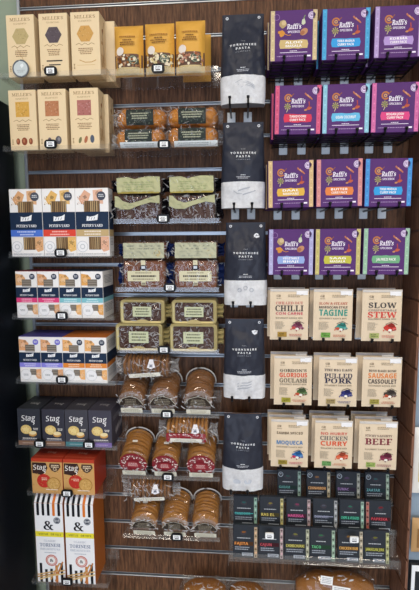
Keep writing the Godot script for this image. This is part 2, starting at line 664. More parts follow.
# ------------------------------------------------------------------ shelves, tags, hooks
func build_shelf(x0: float, x1: float, y: float, label: String, cheeks := true):
	# y: top face of the plate (mm); z 0..100
	var t := thing("acrylic_shelf", label, "shelf", mm((x0 + x1) * 0.5, y, 0), "clear acrylic shelves on the slatted wall")
	var w := (x1 - x0) * 0.5
	part(t, "plate", box_mesh(mm(-w, -3.5, 1.5), mm(w, -0.5, 99.9), 0.0006), M.acrylic)
	part(t, "front_lip", box_mesh(mm(-w, -3.5, 100), mm(w, 8, 103), 0.0006), M.acrylic)
	part(t, "upstand", box_mesh(mm(-w, 0, 1.5), mm(w, 30, 4), 0.0006), M.acrylic)
	if not cheeks:
		return
	for s in [-1, 1]:
		part(t, "end_cheek", box_mesh(mm(s * w - 1.2, 0, 4.0), mm(s * w + 1.2, 11, 100), 0.0005), M.acrylic)

func rounded(w: float, h: float, r: float, seg := 5) -> Array:
	var pts := []
	for k in [[w - r, h - r, 0.0], [-w + r, h - r, 0.5], [-w + r, -h + r, 1.0], [w - r, -h + r, 1.5]]:
		for i in seg + 1:
			var a: float = PI * (k[2] + 0.5 * i / seg)
			pts.append(Vector2(k[0] + r * cos(a), k[1] + r * sin(a)))
	return pts

func build_tag(x: float, y: float, label: String, small := false, z := 103.6):
	var t := thing("price_tag", label, "price tag", mm(x, y, z), "black price tags on the shelf edges")
	var st := tool()
	prism(st, rounded(9.5 if small else 14.0, 7 if small else 9.5, 2.5 if small else 7.5), 0, 3.5)
	var holder := part(t, "holder", done(st), M.card if small else M.black_plastic)
	var p := Print.new(self)
	p.lay += 0.0035
	p.rect(-8.5, -5.5, 17, 11, Color("f4f6f6"))
	p.words(-6.5, 4, 13, 2.6, 2, Color("5a5c60"), int(x + y + 4000))
	p.rect(-5, -4.2, 10, 2.2, Color("3c3e42"))
	printed(t, "price_card", p)

func build_hook(x: float, y: float, reach: float, label: String, tip := 10.0):
	# a wire prong under a pack: y is where the pack's base rests
	var t := thing("display_hook", label, "hook", mm(x, y, 0), "black display hooks under the hanging packs")
	part(t, "back_plate", box_mesh(mm(-9.5, -19, 1.3), mm(9.5, 10, 4.5), 0.0012), M.plate)
	var st := tool(false)
	tube(st, [mm(0, -2.2, 3), mm(0, -2.2, reach - 3), mm(0, -1.2, reach - 0.6), mm(0, 1.4, reach + 0.4), mm(0, tip, reach + 2.2)], 0.0022, 7)
	var prong := part(t, "prong", done(st), M.black_wire)
	st = tool(false)
	tube(st, [mm(0, tip - 2, reach + 2.0), mm(0, tip + 2.5, reach + 2.8)], 0.0031, 8)
	part(prong, "tip_cap", done(st), M.black_plastic)

func build_tray(cx: float, y: float, label: String):
	# black wire rails and crossbars that carry a box from below
	var t := thing("wire_tray", label, "tray", mm(cx, y, 0), "black wire trays under the purple boxes")
	for k in 6:
		part(t, "crossbar", box_mesh(mm(-45, -5.6, 16 + k * 19), mm(45, -4.4, 21 + k * 19), 0.0004), M.black_wire)
	for s in [-1, 1]:
		part(t, "rail", box_mesh(mm(s * 44 - 1.2, -4.4, 1.5), mm(s * 44 + 1.2, -0.2, 119), 0.0004), M.black_wire)

# whitish ribbons, shaped as film folds, that imitate glints on a wrapped pack, inside the box lo..hi (mm) on its front
func film_glint_folds(lo: Vector3, hi: Vector3, count: int, seed_at: int) -> ArrayMesh:
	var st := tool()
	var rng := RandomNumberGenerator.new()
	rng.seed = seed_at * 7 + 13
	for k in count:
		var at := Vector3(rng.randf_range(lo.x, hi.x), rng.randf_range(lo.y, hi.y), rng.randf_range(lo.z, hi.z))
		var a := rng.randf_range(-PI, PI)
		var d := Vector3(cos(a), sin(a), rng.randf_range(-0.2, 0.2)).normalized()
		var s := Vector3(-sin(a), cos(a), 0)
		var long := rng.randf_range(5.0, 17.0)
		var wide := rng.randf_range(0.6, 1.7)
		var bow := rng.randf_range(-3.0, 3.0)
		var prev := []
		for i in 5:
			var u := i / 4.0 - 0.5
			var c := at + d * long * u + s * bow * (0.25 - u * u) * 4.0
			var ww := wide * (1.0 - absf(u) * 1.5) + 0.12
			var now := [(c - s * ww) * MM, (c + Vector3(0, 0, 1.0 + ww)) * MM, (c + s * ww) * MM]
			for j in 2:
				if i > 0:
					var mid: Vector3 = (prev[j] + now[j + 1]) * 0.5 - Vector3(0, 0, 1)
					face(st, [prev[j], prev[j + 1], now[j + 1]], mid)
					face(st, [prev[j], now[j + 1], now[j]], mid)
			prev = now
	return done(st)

func add_glint_folds(t: Node3D, lo: Vector3, hi: Vector3, count: int, seed_at: int) -> MeshInstance3D:
	var o := part(t, "film_glint_folds", film_glint_folds(lo, hi, count, seed_at), M.film_glint)  # film glints put in as pale fold-shaped ribbons
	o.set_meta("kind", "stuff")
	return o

func hook_pair(cx: float, y: float, reach: float, what: String, spread := 21.0, tip := 10.0):
	build_hook(cx - spread, y, reach, "left black hook with pale plate under the " + what, tip)
	build_hook(cx + spread, y, reach, "right black hook with pale plate under the " + what, tip)

# ------------------------------------------------------------------ purple spice kit boxes
func build_kit(cx: float, y: float, zf: float, stripe: String, banner: String, t1: String, t2: String, label: String, plain := false, roots := false, turn := 0.0):
	var w := 94.0
	var h := 97.0
	var d := 44.0
	var t := thing("spice_kit_box", label, "box", mm(cx, y, zf), "purple spice kit boxes", Vector3(0, 0, turn))
	part(t, "body", box_mesh(mm(-w / 2, 0, -d), mm(w / 2, h, 0), 0.0007), M.purple)
	for s in [-1, 1]:
		var e := Print.new(self)
		var ex: float = -w / 2 + 0.8 if s < 0 else w / 2 - 9.2
		var dull := Color(stripe).lerp(Color("8c7f92"), 0.18)
		e.rect(ex, 0.8, 8.4, h - 1.6, dull)
		var lite := Color(stripe).lightened(0.16)
		var deep := Color(stripe).darkened(0.1)
		for k in 11:
			e.disc(ex + 4.2, 6 + k * 8.5, 1.7, lite if k % 2 == 0 else deep, 0.0, 0.0, 8)
		printed(t, "pattern_stripe", e)
	if plain:
		return
	var rng := RandomNumberGenerator.new()
	rng.seed = int(cx * 3 + y)
	var art := Print.new(self)
	if roots:
		art.blob(-22, 71, 8.5, Color("b39a6c"), 3, 0.2)
		art.disc(-20, 73, 4.5, Color("cdb78c"))
		printed(t, "seed_drawing", art)
		art = Print.new(self)
		art.blob(-24, 54, 8.5, Color("cc8a3a"), 7, 0.5)
		art.stroke([Vector2(-18, 52), Vector2(-11, 49), Vector2(-6, 50)], 1.4, Color("cc8a3a"))
		printed(t, "turmeric_drawing", art)
		art = Print.new(self)
		art.blob(19, 74, 4.5, Color("c6cbb0"), 5, 0.3, 12, 7.5)
		art.stroke([Vector2(19, 80), Vector2(22, 86)], 1.6, Color("7f9a5c"))
		printed(t, "garlic_drawing", art)
		art = Print.new(self)
		art.disc(20, 55, 8.5, Color("bb8862"), 6.0, 0.6)
		art.disc(17, 53, 5.0, Color("a2684a"), 3.6, 0.6)
		printed(t, "nutmeg_drawing", art)
	else:
		art.ring(-20, 72, 5.2, 8.2, Color("ba7442"), 16, 0.3, 5.6)
		art.ring(-20, 72, 1.4, 3.6, Color("c99a68"), 10)
		art.stroke([Vector2(-13, 76), Vector2(-9, 80)], 1.6, Color("8f5838"))
		printed(t, "spiral_spice_drawing", art)
		art = Print.new(self)
		for k in 8:
			var a := TAU * k / 8
			art.poly([Vector2(-21, 55), Vector2(-21 + 7.0 * cos(a - 0.22), 55 + 7.0 * sin(a - 0.22)), Vector2(-21 + 7.0 * cos(a + 0.22), 55 + 7.0 * sin(a + 0.22))], Color("a89d62"))
		art.disc(-21, 55, 2.4, Color("7f8650"))
		art.stroke([Vector2(-21, 49), Vector2(-23, 44)], 1.3, Color("c4bc98"))
		printed(t, "star_spice_drawing", art)
		art = Print.new(self)
		for k in 3:
			art.stroke([Vector2(14 + k * 4.6, 81 - k * 3.4), Vector2(19 + k * 4.6, 75.5 - k * 3.4)], 2.4, Color("bd7452") if k != 1 else Color("cf9a7a"))
		art.stroke([Vector2(13, 79), Vector2(26, 69)], 0.9, Color("9a5740"))
		printed(t, "bark_drawing", art)
		art = Print.new(self)
		art.stroke([Vector2(22, 64), Vector2(23, 56), Vector2(18, 50)], 2.0, Color("b04a3c"))
		art.disc(23, 51, 5.0, Color("b85c40"), 2.6, 0.4)
		art.disc(15.5, 48, 3.0, Color("c28a56"), 1.8, 0.2)
		printed(t, "chilli_drawing", art)
	var logo := Print.new(self)
	logo.text("Raffi's", 0, 61, 9.5, Color("f4eef6"), serif_bold, 28, 0.0, 0.12)
	logo.text("SPICEBOX", 0, 53.5, 4.2, Color("e6dcec"), sans_bold, 24)
	printed(t, "logo_lettering", logo)
	var seal := Print.new(self)
	seal.disc(35.5, 85.5, 7.2, Color("d9c9e2"))
	seal.ring(35.5, 85.5, 5.0, 5.8, Color("6a4580"))
	seal.words(31.5, 88.5, 8, 2.4, 2, Color("5d3273"), 3)
	printed(t, "seal", seal)
	var b := Print.new(self)
	var pts := []
	for k in 7:
		pts.append(Vector2(-27 + k * 9.0, 40.0 + rng.randf_range(-0.8, 0.8)))
	pts.append(Vector2(29, 32))
	for k in 7:
		pts.append(Vector2(27 - k * 9.0, 24.0 + rng.randf_range(-0.8, 0.8)))
	pts.append(Vector2(-29, 32))
	b.poly(pts, Color(banner).lerp(Color("8c7f92"), 0.1))
	var banner_part := printed(t, "banner", b)
	b = Print.new(self, 1)
	if t2 == "":
		b.text(t1, 0, 29.5, 5.4, Color("f7f4ee"), sans_bold, 40)
	else:
		b.text(t1, 0, 33.2, 4.6, Color("f7f4ee"), sans_bold, 34)
		b.text(t2, 0, 26.4, 4.6, Color("f7f4ee"), sans_bold, 32)
	printed(banner_part, "banner_lettering", b)
	var sm := Print.new(self)
	sm.words(-8, 20.5, 16, 2.6, 1, Color("e6dcec"), 4)
	sm.rect(-27, 15.8, 54, 1.1, Color("e6dcec"))
	sm.words(-34, 10.5, 56, 2.6, 1, Color("a98fb8"), 9)
	sm.rect(27, 7.6, 7, 3.2, Color("f0eaf4"))
	if roots:
		sm.ring(-34, 84, 5, 5.8, Color("9a74ac"))
	printed(t, "small_print", sm)

# ------------------------------------------------------------------ pasta pouches
func pouch_z(x: float, y: float, w: float, h: float, seed_at: int) -> float:
	var v := y / h
	var u := absf(x) / (w * 0.5)
	var full := smoothstep(1.0, 0.55, v) * lerpf(0.75, 1.0, smoothstep(0.0, 0.25, v))
	var z := 1.2 + 19.0 * full * pow(maxf(0.0, 1.0 - u * u), 0.55)
	var edge := clampf((1.0 - u) * 6.0, 0.0, 1.0) * smoothstep(1.0, 0.9, v)
	z += edge * 4.2 * fine.get_noise_2d(x * 0.8 + y * 0.35 + seed_at * 91.0, y * 0.5 - x * 0.2)
	z += edge * 1.3 * wrinkle.get_noise_2d(x * 1.0 + seed_at * 31.0, y * 0.7 + x * 0.4)
	return z

func pouch_half(v: float, w: float) -> float:
	return w * 0.5 * (0.965 + 0.035 * sin(v * 5.0 + 0.6) - 0.03 * smoothstep(0.7, 0.95, v))

func pouch_panel(w: float, h: float, v0: float, v1: float, seed_at: int, sag: float) -> ArrayMesh:
	var st := tool(false)
	var nx := 26
	var ny := int(40 * (v1 - v0)) + 4
	var grid := []
	for j in ny + 1:
		var row := []
		for i in nx + 1:
			var u := i * 2.0 / nx - 1.0
			var v := lerpf(v0, v1, float(j) / ny)
			var y := v * h - (sag * (1.0 - u * u) if j == 0 and v0 > 0.0 else 0.0)
			var x := u * pouch_half(v, w)
			row.append(mm(x, y, pouch_z(x, y, w, h, seed_at) if absf(u) < 1.0 else 0.0))
		grid.append(row)
	for j in ny:
		for i in nx:
			var q := [grid[j][i], grid[j][i + 1], grid[j + 1][i + 1], grid[j + 1][i]]
			var mid := mm((i * 2.0 / nx - 1.0) * w * 0.3, (v0 + v1) * 0.5 * h, -60)
			face(st, [q[0], q[1], q[2]], mid)
			face(st, [q[0], q[2], q[3]], mid)
	return done(st)

func build_pouch(cx: float, y: float, zf: float, seed_at: int, split: float, label: String, leaf: bool, sketch: int):
	var w := 95.0
	var h := 181.0
	var t := thing("pasta_pouch", label, "pouch", mm(cx, y, zf - 22), "charcoal pasta pouches")
	var upper_panel := part(t, "printed_panel", pouch_panel(w, h, split, 1.0, seed_at, 0.0), M.pouch)
	var lower_panel := part(t, "pale_lower_panel", pouch_panel(w, h, 0.0, split, seed_at, 0.0), M.pouch_window)
	var st := tool(false)
	var rim := []
	for k in 13:
		var v := 1.0 - k / 12.0
		rim.append([pouch_half(v, w), v * h, 18.0 * smoothstep(1.0, 0.5, v) + 0.6])
	for k in 12:
		for s in [-1, 1]:
			var a: Array = rim[k]
			var b: Array = rim[k + 1]
			face(st, [mm(s * a[0], a[1], 0), mm(s * b[0], b[1], 0), mm(s * b[0] * 0.97, b[1], -b[2]), mm(s * a[0] * 0.97, a[1], -a[2])], mm(0, h * 0.5, -5))
		face(st, [mm(-rim[k][0] * 0.97, rim[k][1], -rim[k][2]), mm(rim[k][0] * 0.97, rim[k][1], -rim[k][2]), mm(rim[k + 1][0] * 0.97, rim[k + 1][1], -rim[k + 1][2]), mm(-rim[k + 1][0] * 0.97, rim[k + 1][1], -rim[k + 1][2])], mm(0, h * 0.5, 10))
	part(t, "back_and_gusset", done(st), M.gusset)
	st = tool(false)
	var base: Array = rim[12]
	for n in 16:
		var q := []
		for e in [[n, 0], [n + 1, 0], [n + 1, 1], [n, 1]]:
			var x: float = (e[0] / 8.0 - 1.0) * base[0]
			q.append(mm(x, 0.2, pouch_z(x, 0.0, w, h, seed_at) if absf(x) < base[0] - 0.1 else 0.0) if e[1] == 0 else mm(x * 0.97, 0.2, -base[2]))
		face(st, q, mm(0, h * 0.5, -5))
	part(t, "base_fold", done(st), M.base_fold)
	var surf := ["pouch", w, h, seed_at]
	for s in [-1, 1]:
		var e := Print.new(self, 2, surf)
		e.ring(s * 33, h - 8, 1.6, 3.0, Color("dfe2e6"), 14)
		e.disc(s * 33, h - 8, 1.6, Color("5a5c62"), 0.0, 0.0, 10)
		printed(upper_panel, "eyelet", e)
	var p := Print.new(self, 2, surf)
	var tilt := 0.03 * sin(seed_at * 2.0)
	p.text("T H E", 0, 121.5, 2.4, Color("b4b7be"), sans, 9, tilt)
	p.text("Y O R K S H I R E", 0, 112.5, 4.2, Color("eceef0"), sans_bold, 54, tilt)
	p.text("P A S T A", 0, 105, 4.2, Color("eceef0"), sans_bold, 29, tilt)
	p.text("C O M P A N Y", 0, 99.5, 2.2, Color("a9acb4"), sans, 30, tilt)
	printed(upper_panel, "brand_lettering", p)
	p = Print.new(self, 2, surf)
	p.words(-6, split * h + 15, 12, 3.0, 1, Color("d0d3d8"), 3)
	p.words(-16, split * h + 11, 32, 2.8, 2, Color("b4b7be"), seed_at)
	printed(upper_panel, "small_print", p)
	p = Print.new(self, 2, surf)
	var ink := Color("a9adb5")
	if sketch == 0:
		for k in 3:
			p.stroke([Vector2(-16 + k * 6, 40 - k * 5), Vector2(-4 + k * 6, 45 - k * 5), Vector2(14 + k * 2, 40 - k * 4), Vector2(24, 34 - k * 3)], 0.9, ink)
	elif sketch == 1:
		p.stroke([Vector2(-20, 36), Vector2(-12, 30), Vector2(-2, 30)], 1.2, ink)
		p.stroke([Vector2(-10, 36), Vector2(2, 40), Vector2(14, 43)], 2.4, ink)
		p.stroke([Vector2(0, 28), Vector2(14, 32), Vector2(26, 36)], 2.4, ink)
	elif sketch == 2:
		for k in 3:
			p.ring(-13 + k * 13, 34 + (5 if k == 1 else 0), 3.2, 4.6, ink, 12)
	elif sketch == 3:
		for k in 3:
			p.stroke([Vector2(-15, 36 - k * 6), Vector2(-4, 39 - k * 6), Vector2(6, 39 - k * 6), Vector2(16, 42 - k * 6)], 1.8, ink)
	else:
		p.disc(-13, 24, 9, Color("c3c8d0"), 6)
		p.disc(12, 25, 9, Color("c3c8d0"), 6)
	printed(lower_panel, "pasta_drawing", p)
	if leaf:
		p = Print.new(self, 2, surf)
		p.blob(23, h - 29, 8, Color("e4e6ea"), 5 + seed_at, 0.4, 12, 6.0)
		p.stroke([Vector2(17, h - 33), Vector2(24, h - 28), Vector2(29, h - 29)], 1.2, Color("6a6d75"))
		printed(upper_panel, "leaf_emblem", p)

# ------------------------------------------------------------------ recipe sachets
func pillow_z(x: float, y: float, w: float, h: float, deep: float, seed_at: int) -> float:
	var u := absf(x) / (w * 0.5)
	var v := absf(y / h * 2.0 - 1.0)
	var z := deep * 0.5 * pow(maxf(0.0, 1.0 - u * u * u), 0.7) * pow(maxf(0.0, 1.0 - pow(v, 4.0)), 0.7)
	return z + 0.9 * fine.get_noise_2d(x * 1.2 + seed_at * 17.0, y) * clampf((1.0 - u) * 5.0, 0.0, 1.0) * clampf((1.0 - v) * 5.0, 0.0, 1.0)

func pillow(st: SurfaceTool, w: float, h: float, deep: float, seed_at: int):
	var nx := 12
	var ny := 14
	for s in [1.0, -1.0]:
		for j in ny:
			for i in nx:
				var q := []
				for k in [[i, j], [i + 1, j], [i + 1, j + 1], [i, j + 1]]:
					var x: float = w * (float(k[0]) / nx - 0.5)
					var y: float = h * float(k[1]) / ny
					q.append(mm(x, y, s * maxf(0.25, pillow_z(x, y, w, h, deep, seed_at))))
				var mid: Vector3 = (q[0] + q[2]) * 0.5 - Vector3(0, 0, s)
				face(st, [q[0], q[1], q[2]], mid)
				face(st, [q[0], q[2], q[3]], mid)

func build_sachet(cx: float, y: float, zf: float, lines: Array, dish: String, accent: String, foot: String, label: String, behind := false):
	var w := 83.0
	var h := 112.0
	var seed_at := int(cx + y + zf)
	var t := thing("recipe_sachet", label, "sachet", mm(cx, y, zf - 4), "recipe mix sachets")
	var st := tool(false)
	pillow(st, w, h, 9.0, seed_at)
	part(t, "bag", done(st), M.sachet)
	var surf := ["pillow", w, h, 9.0, seed_at, 0.25]
	var p := Print.new(self, 3, surf)
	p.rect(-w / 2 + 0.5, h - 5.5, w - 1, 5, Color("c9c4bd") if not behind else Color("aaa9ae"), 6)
	p.rect(15, h - 13, 24, 9, Color("e9e9ea"), 4)
	printed(t, "top_seal", p)
	if behind:
		return
	p = Print.new(self, 3, surf)
	p.text("GR", -23, h - 17, 4.6, Color("7c6a52"), serif_bold, 9)
	p.words(-29, h - 19, 12, 2.4, 1, Color("a08f74"), 3)
	p.words(-3, h - 11, 34, 3.4, 2, Color("b09f84"), seed_at, false)
	printed(t, "maker_print", p)
	p = Print.new(self, 3, surf)
	for l in lines:
		p.text(l[0], 0, l[1], l[2], Color(l[3]), serif_bold if l[4] > 0 else sans_bold, l[5])
	printed(t, "title_lettering", p)
	p = Print.new(self, 3, surf)
	p.words(-30, 42, 21, 2.6, 7, Color("b3a68f"), seed_at + 1, false)
	p.rect(-25, 7, 20, 11, Color(foot), 3)
	p.words(-23.5, 16.5, 17, 3.6, 2, Color(foot).darkened(0.45), 2)
	p.words(-2, 14, 32, 3.0, 2, Color(accent).lerp(Color("e4d3b4"), 0.45), seed_at + 2)
	printed(t, "small_print", p)
	p = Print.new(self, 3, surf)
	var c1 := Color(dish)
	p.blob(18, 31, 15, c1, seed_at, 0.35, 18, 9.0)
	p.blob(20, 36, 9, c1.darkened(0.3), seed_at + 3, 0.4, 12, 6.0)
	p.blob(10, 27, 6, Color(accent), seed_at + 5, 0.4, 10, 4.0)
	p.blob(27, 27, 6, c1.lightened(0.25), seed_at + 7, 0.4, 10, 4.0)
	p.disc(17, 25, 3.6, Color("f2ede2"), 2.8)
	for k in 5:
		p.blob(4 + k * 6.0, 24 + 3.0 * sin(k * 2.2), 2.0, Color(accent).darkened(0.1 * k), seed_at + 9 + k, 0.4, 7)
	p.stroke([Vector2(8, 38), Vector2(20, 43), Vector2(32, 37)], 0.9, c1.darkened(0.5))
	printed(t, "dish_drawing", p)

# ------------------------------------------------------------------ cream cracker boxes
func build_cream_box(cx: float, y: float, zf: float, w: float, swatch: String, hexagon: bool, kind: int, label: String, second: String, plain := false, turn := 0.0):
	var h := 128.0
	var d := 41.0
	var t := thing("cracker_box", label, "box", mm(cx, y, zf), "cream cracker boxes", Vector3(0, turn, 0))
	part(t, "carton", box_mesh(mm(-w / 2, 0, -d), mm(w / 2, h, 0), 0.0007), M.cream)
	var side := Print.new(self)
	side.lay = w / 2 * MM + 0.0002
	# print on the right-hand side of the carton, turned to face it
	side.blob(-20, 96, 6, Color("9a6d3c"), 4, 0.4)
	side.blob(-26, 70, 5, Color("b98a4e"), 6, 0.4)
	side.stroke([Vector2(-10, 118), Vector2(-24, 84), Vector2(-14, 52), Vector2(-28, 20)], 2.0, Color("8d6236"))
	side.words(-36, 46, 28, 3.0, 8, Color("c39a62"), 8)
	if plain or kind % 3 == 2:
		var so := printed(t, "side_print", side)
		so.rotation.y = PI / 2
		so.position.z = -d * MM
	if plain:
		return
	var ink := Color("8a6238")
	var p := Print.new(self)
	p.text("MILLER'S", 0, h - 13, 6.2, ink, serif, w * 0.72)
	p.text(second, 0, h - 20, 3.0, ink.lightened(0.15), serif, w * 0.46)
	printed(t, "brand_lettering", p)
	p = Print.new(self)
	var col := Color(swatch)
	var rng := RandomNumberGenerator.new()
	rng.seed = int(cx + y + 3000)
	if hexagon:
		var pts := []
		for k in 6:
			pts.append(Vector2(18.5 * cos(TAU * k / 6), h - 44 + 18.5 * sin(TAU * k / 6)))
		p.poly(pts, col)
		for k in 26:
			var r := 14.0 * sqrt(rng.randf())
			var a := rng.randf() * TAU
			p.disc(r * cos(a), h - 44 + r * sin(a), rng.randf_range(0.6, 1.4), col.lightened(0.12) if k % 2 else col.darkened(0.12), 0.0, 0.0, 6)
	else:
		p.rect(-15.5, h - 57, 31, 32, col)
		for k in 34:
			p.disc(rng.randf_range(-14, 14), h - 41 + rng.randf_range(-14, 14), rng.randf_range(0.6, 1.6), col.lightened(0.2) if k % 2 else col.darkened(0.15), 0.0, 0.0, 6)
	printed(t, "cracker_picture", p)
	p = Print.new(self)
	p.stroke([Vector2(-21, 62), Vector2(-14, 65), Vector2(-8, 61), Vector2(-1, 65), Vector2(6, 61), Vector2(13, 65), Vector2(20, 62)], 0.8, ink)
	printed(t, "script_lettering", p)
	p = Print.new(self)
	p.words(-16, 56, 32, 3.6, 4, ink.lightened(0.1), int(cx + 2000))
	printed(t, "flavour_print", p)
	p = Print.new(self)
	p.words(-w / 2 + 4, 24, 3.5, 3.0, 4, ink, 3)
	printed(t, "edge_print", p)
	p = Print.new(self)
	match kind:
		0:
			p.stroke([Vector2(-10, 62), Vector2(4, 36), Vector2(10, 30)], 0.9, Color("b0864e"))
		1:
			p.rect(-17, 30, 35, 2.6, Color("2f2a2e"))
			p.rect(-12, 22, 26, 2.2, Color("3a3438"))
		2:
			p.stroke([Vector2(-14, 31), Vector2(-2, 26), Vector2(12, 26), Vector2(22, 30)], 1.4, Color("c09048"))
			p.rect(-20, 20, 40, 0.7, Color("c9a468"))
		3:
			for k in 3:
				p.disc(-13 + k * 14.5, 19, 4.5 if k != 1 else 6.5, Color("8d4a34"), 7.0 if k != 1 else 8.5)
				p.disc(-14 + k * 14.5, 20, 2.0, Color("b87a58"), 4.0)
		4:
			p.disc(12, 20, 7, Color("5d5a60"), 9.0)
			p.disc(-8, 21, 4, Color("75666a"), 5.0)
			p.disc(13, 22, 3, Color("8c888c"), 4.0)
		5:
			p.disc(-11, 19, 3.2, Color("7b7a52"), 7.0, -0.3)
			p.disc(2, 20, 3.6, Color("b06a4a"), 8.0, -0.3)
			p.disc(16, 21, 4.6, Color("58606f"), 8.5)
	printed(t, "ingredient_drawing", p)

# ------------------------------------------------------------------ crispbread boxes
func build_crispbread(cx: float, y: float, zf: float, w: float, h: float, d: float, stripe: String, tone: String, badge: String, top: String, label: String, small: bool, side_seen := false):
	var t := thing("crispbread_box", label, "box", mm(cx, y, zf), "small crispbread boxes" if small else "large crispbread boxes")
	part(t, "carton", box_mesh(mm(-w / 2, 0, -d), mm(w / 2, h, 0), 0.0006), M.white_card)
	var seed_at := int(cx + y + 5000)
	var k := w / 76.0
	var p := Print.new(self)
	# crispbread pictured above and below the band
	var bread := Color(tone)
	if small:
		p.poly([Vector2(-w * 0.5 + 0.6, h * 0.70), Vector2(-w * 0.08, h * 0.70), Vector2(-w * 0.04, h * 0.86), Vector2(-w * 0.18, h * 0.93), Vector2(-w * 0.5 + 0.6, h * 0.95)], bread)
		p.blob(-w * 0.3, h * 0.82, 7, bread.lightened(0.25), seed_at, 0.4)
		p.blob(-w * 0.2, h * 0.9, 4, bread.darkened(0.2), seed_at + 1, 0.4)
		printed(t, "food_picture", p)
		p = Print.new(self)
		p.poly([Vector2(w * 0.08, h * 0.27), Vector2(w * 0.5 - 0.6, h * 0.30), Vector2(w * 0.5 - 0.6, h * 0.07), Vector2(w * 0.3, h * 0.08)], bread)
		p.blob(w * 0.36, h * 0.17, 6, bread.lightened(0.25), seed_at + 2, 0.4)
	else:
		p.poly([Vector2(-30, 128), Vector2(-16, 147), Vector2(-2, 138), Vector2(-10, 116), Vector2(-24, 116)], bread)
		p.blob(-15, 131, 6, bread.darkened(0.25), seed_at, 0.5)
		printed(t, "food_picture", p)
		p = Print.new(self)
		p.poly([Vector2(4, 118), Vector2(3, 146), Vector2(25, 148), Vector2(26, 116)], bread.lightened(0.12))
		p.blob(13, 138, 7, bread.darkened(0.15), seed_at + 2, 0.5)
		p.blob(12, 122, 5, bread.lightened(0.4), seed_at + 3, 0.3)
		printed(t, "food_picture", p)
		p = Print.new(self)
		p.poly([Vector2(18, 44), Vector2(37, 44), Vector2(37, 14), Vector2(24, 10), Vector2(14, 22)], bread)
		p.blob(27, 32, 6, bread.darkened(0.2), seed_at + 4, 0.5)
	printed(t, "food_picture", p)
	p = Print.new(self, 1)
	for q in 22:
		var lowside := q % 3 == 0
		var fx: float = (0.38 if lowside else -0.32) * w + 0.1 * w * sin(q * 2.3)
		var fy: float = (0.18 if lowside else 0.83) * h + 0.06 * h * sin(q * 3.7 + 1.0)
		if absf(fx) < w * 0.46:
			p.blob(fx, fy, w * 0.02, bread.darkened(0.35) if q % 2 else bread.lightened(0.4), q, 0.4, 7)
	printed(t, "crumb_print", p).set_meta("kind", "stuff")
	# windows that show the stacked slices edge on
	var rng := RandomNumberGenerator.new()
	rng.seed = seed_at
	var spans := [[-w * 0.24, h * 0.62, w * 0.48, h * 0.20], [-w * 0.12, h * 0.10, w * 0.36, h * 0.19]] if not small else [[-w * 0.2, h * 0.68, w * 0.44, h * 0.15], [-w * 0.02, h * 0.16, w * 0.28, h * 0.13]]
	for s in spans:
		p = Print.new(self, 1)
		p.rect(s[0], s[1], s[2], s[3], Color("54422f") if not small else Color("6d655c"))
		if small:
			for q in 3:
				p.rect(s[0] + 1, s[1] + 1.5 + q * s[3] * 0.3, s[2] - 2, s[3] * 0.13, Color("9b8f82"))
		else:
			var n := int(s[2] / 4.4)
			for q in n:
				p.rect(s[0] + 0.8 + q * s[2] / n, s[1] + 0.6, s[2] / n * rng.randf_range(0.45, 0.7), s[3] - 1.2, [Color("9a7d58"), Color("7d6244"), Color("b59a70")][rng.randi() % 3])
		printed(t, "window", p)
	p = Print.new(self, 2)
	var y0 := h * 0.435 if small else h * 0.40
	var y1 := h * 0.66
	p.rect(-w / 2 + 0.4, y0, w - 0.8, y1 - y0, Color("1f3048"))
	var band_part := printed(t, "brand_band", p)
	# ribbon emblem and name
	p = Print.new(self, 3)
	p.poly([Vector2(-13 * k, y0 + 17 * k + 2), Vector2(-12 * k, y0 + 29 * k + 1), Vector2(-5 * k, y0 + 27 * k + 1), Vector2(6 * k, y0 + 29 * k + 1), Vector2(14 * k, y0 + 33 * k + 1), Vector2(12 * k, y0 + 19 * k + 2), Vector2(4 * k, y0 + 18 * k + 2)], Color("eef0f2"))
	for q in 3:
		p.stroke([Vector2((-8 + q * 6) * k, y0 + 20 * k + 2), Vector2((-6 + q * 6) * k, y0 + 26 * k + 1)], 1.0 * k, Color("1f3048"))
	printed(band_part, "ribbon_emblem", p)
	p = Print.new(self, 3)
	p.text("PETER'S YARD", 0, y0 + 5 * k + 1, 5.6 * k, Color("f4f5f6"), serif_bold, w * 0.62)
	printed(band_part, "lettering", p)
	p = Print.new(self, 2)
	var sh := h * 0.10
	p.rect(-w / 2 + 0.4, y0 - sh, w - 0.8, sh, Color(stripe))
	p.words(-w * 0.3, y0 - sh * 0.08, w * 0.6, sh * 0.42, 2, Color(stripe).lightened(0.6), seed_at)
	printed(t, "flavour_stripe", p)
	p = Print.new(self, 2)
	p.disc(w * 0.29, h * 0.89, w * 0.13, Color(badge), 0.0, 0.0, 20)
	p.words(w * 0.2, h * 0.92, w * 0.18, h * 0.025, 2, Color("d5d8dc"), 3)
	printed(t, "badge", p)
	p = Print.new(self, 2)
	if small:
		p.disc(-w * 0.22, h * 0.17, w * 0.24, Color("eeeeee"))
		p.ring(-w * 0.22, h * 0.17, w * 0.235, w * 0.25, Color("c3c6c8"))
		p.words(-w * 0.34, h * 0.19, w * 0.24, 2.6, 2, Color("8e9296"), 4)
	else:
		p.disc(-24, 22, 13, Color("eeeeee"))
		p.ring(-24, 22, 11.5, 12.5, Color("b9bcc0"))
		p.ring(-24, 22, 4, 6, Color("c5c8cc"))
		p.words(-34, 7, 66, 3.2, 1, Color("b5b8bc"), 6)
	printed(t, "seal", p)
	# top flap in the flavour's colour
	part(t, "top_flap", box_mesh(mm(-w / 2 + 0.4, h + 0.05, -d + 0.4), mm(w / 2 - 0.4, h + 0.9, -0.3), 0.0003), mat(Color(top), 0.45))
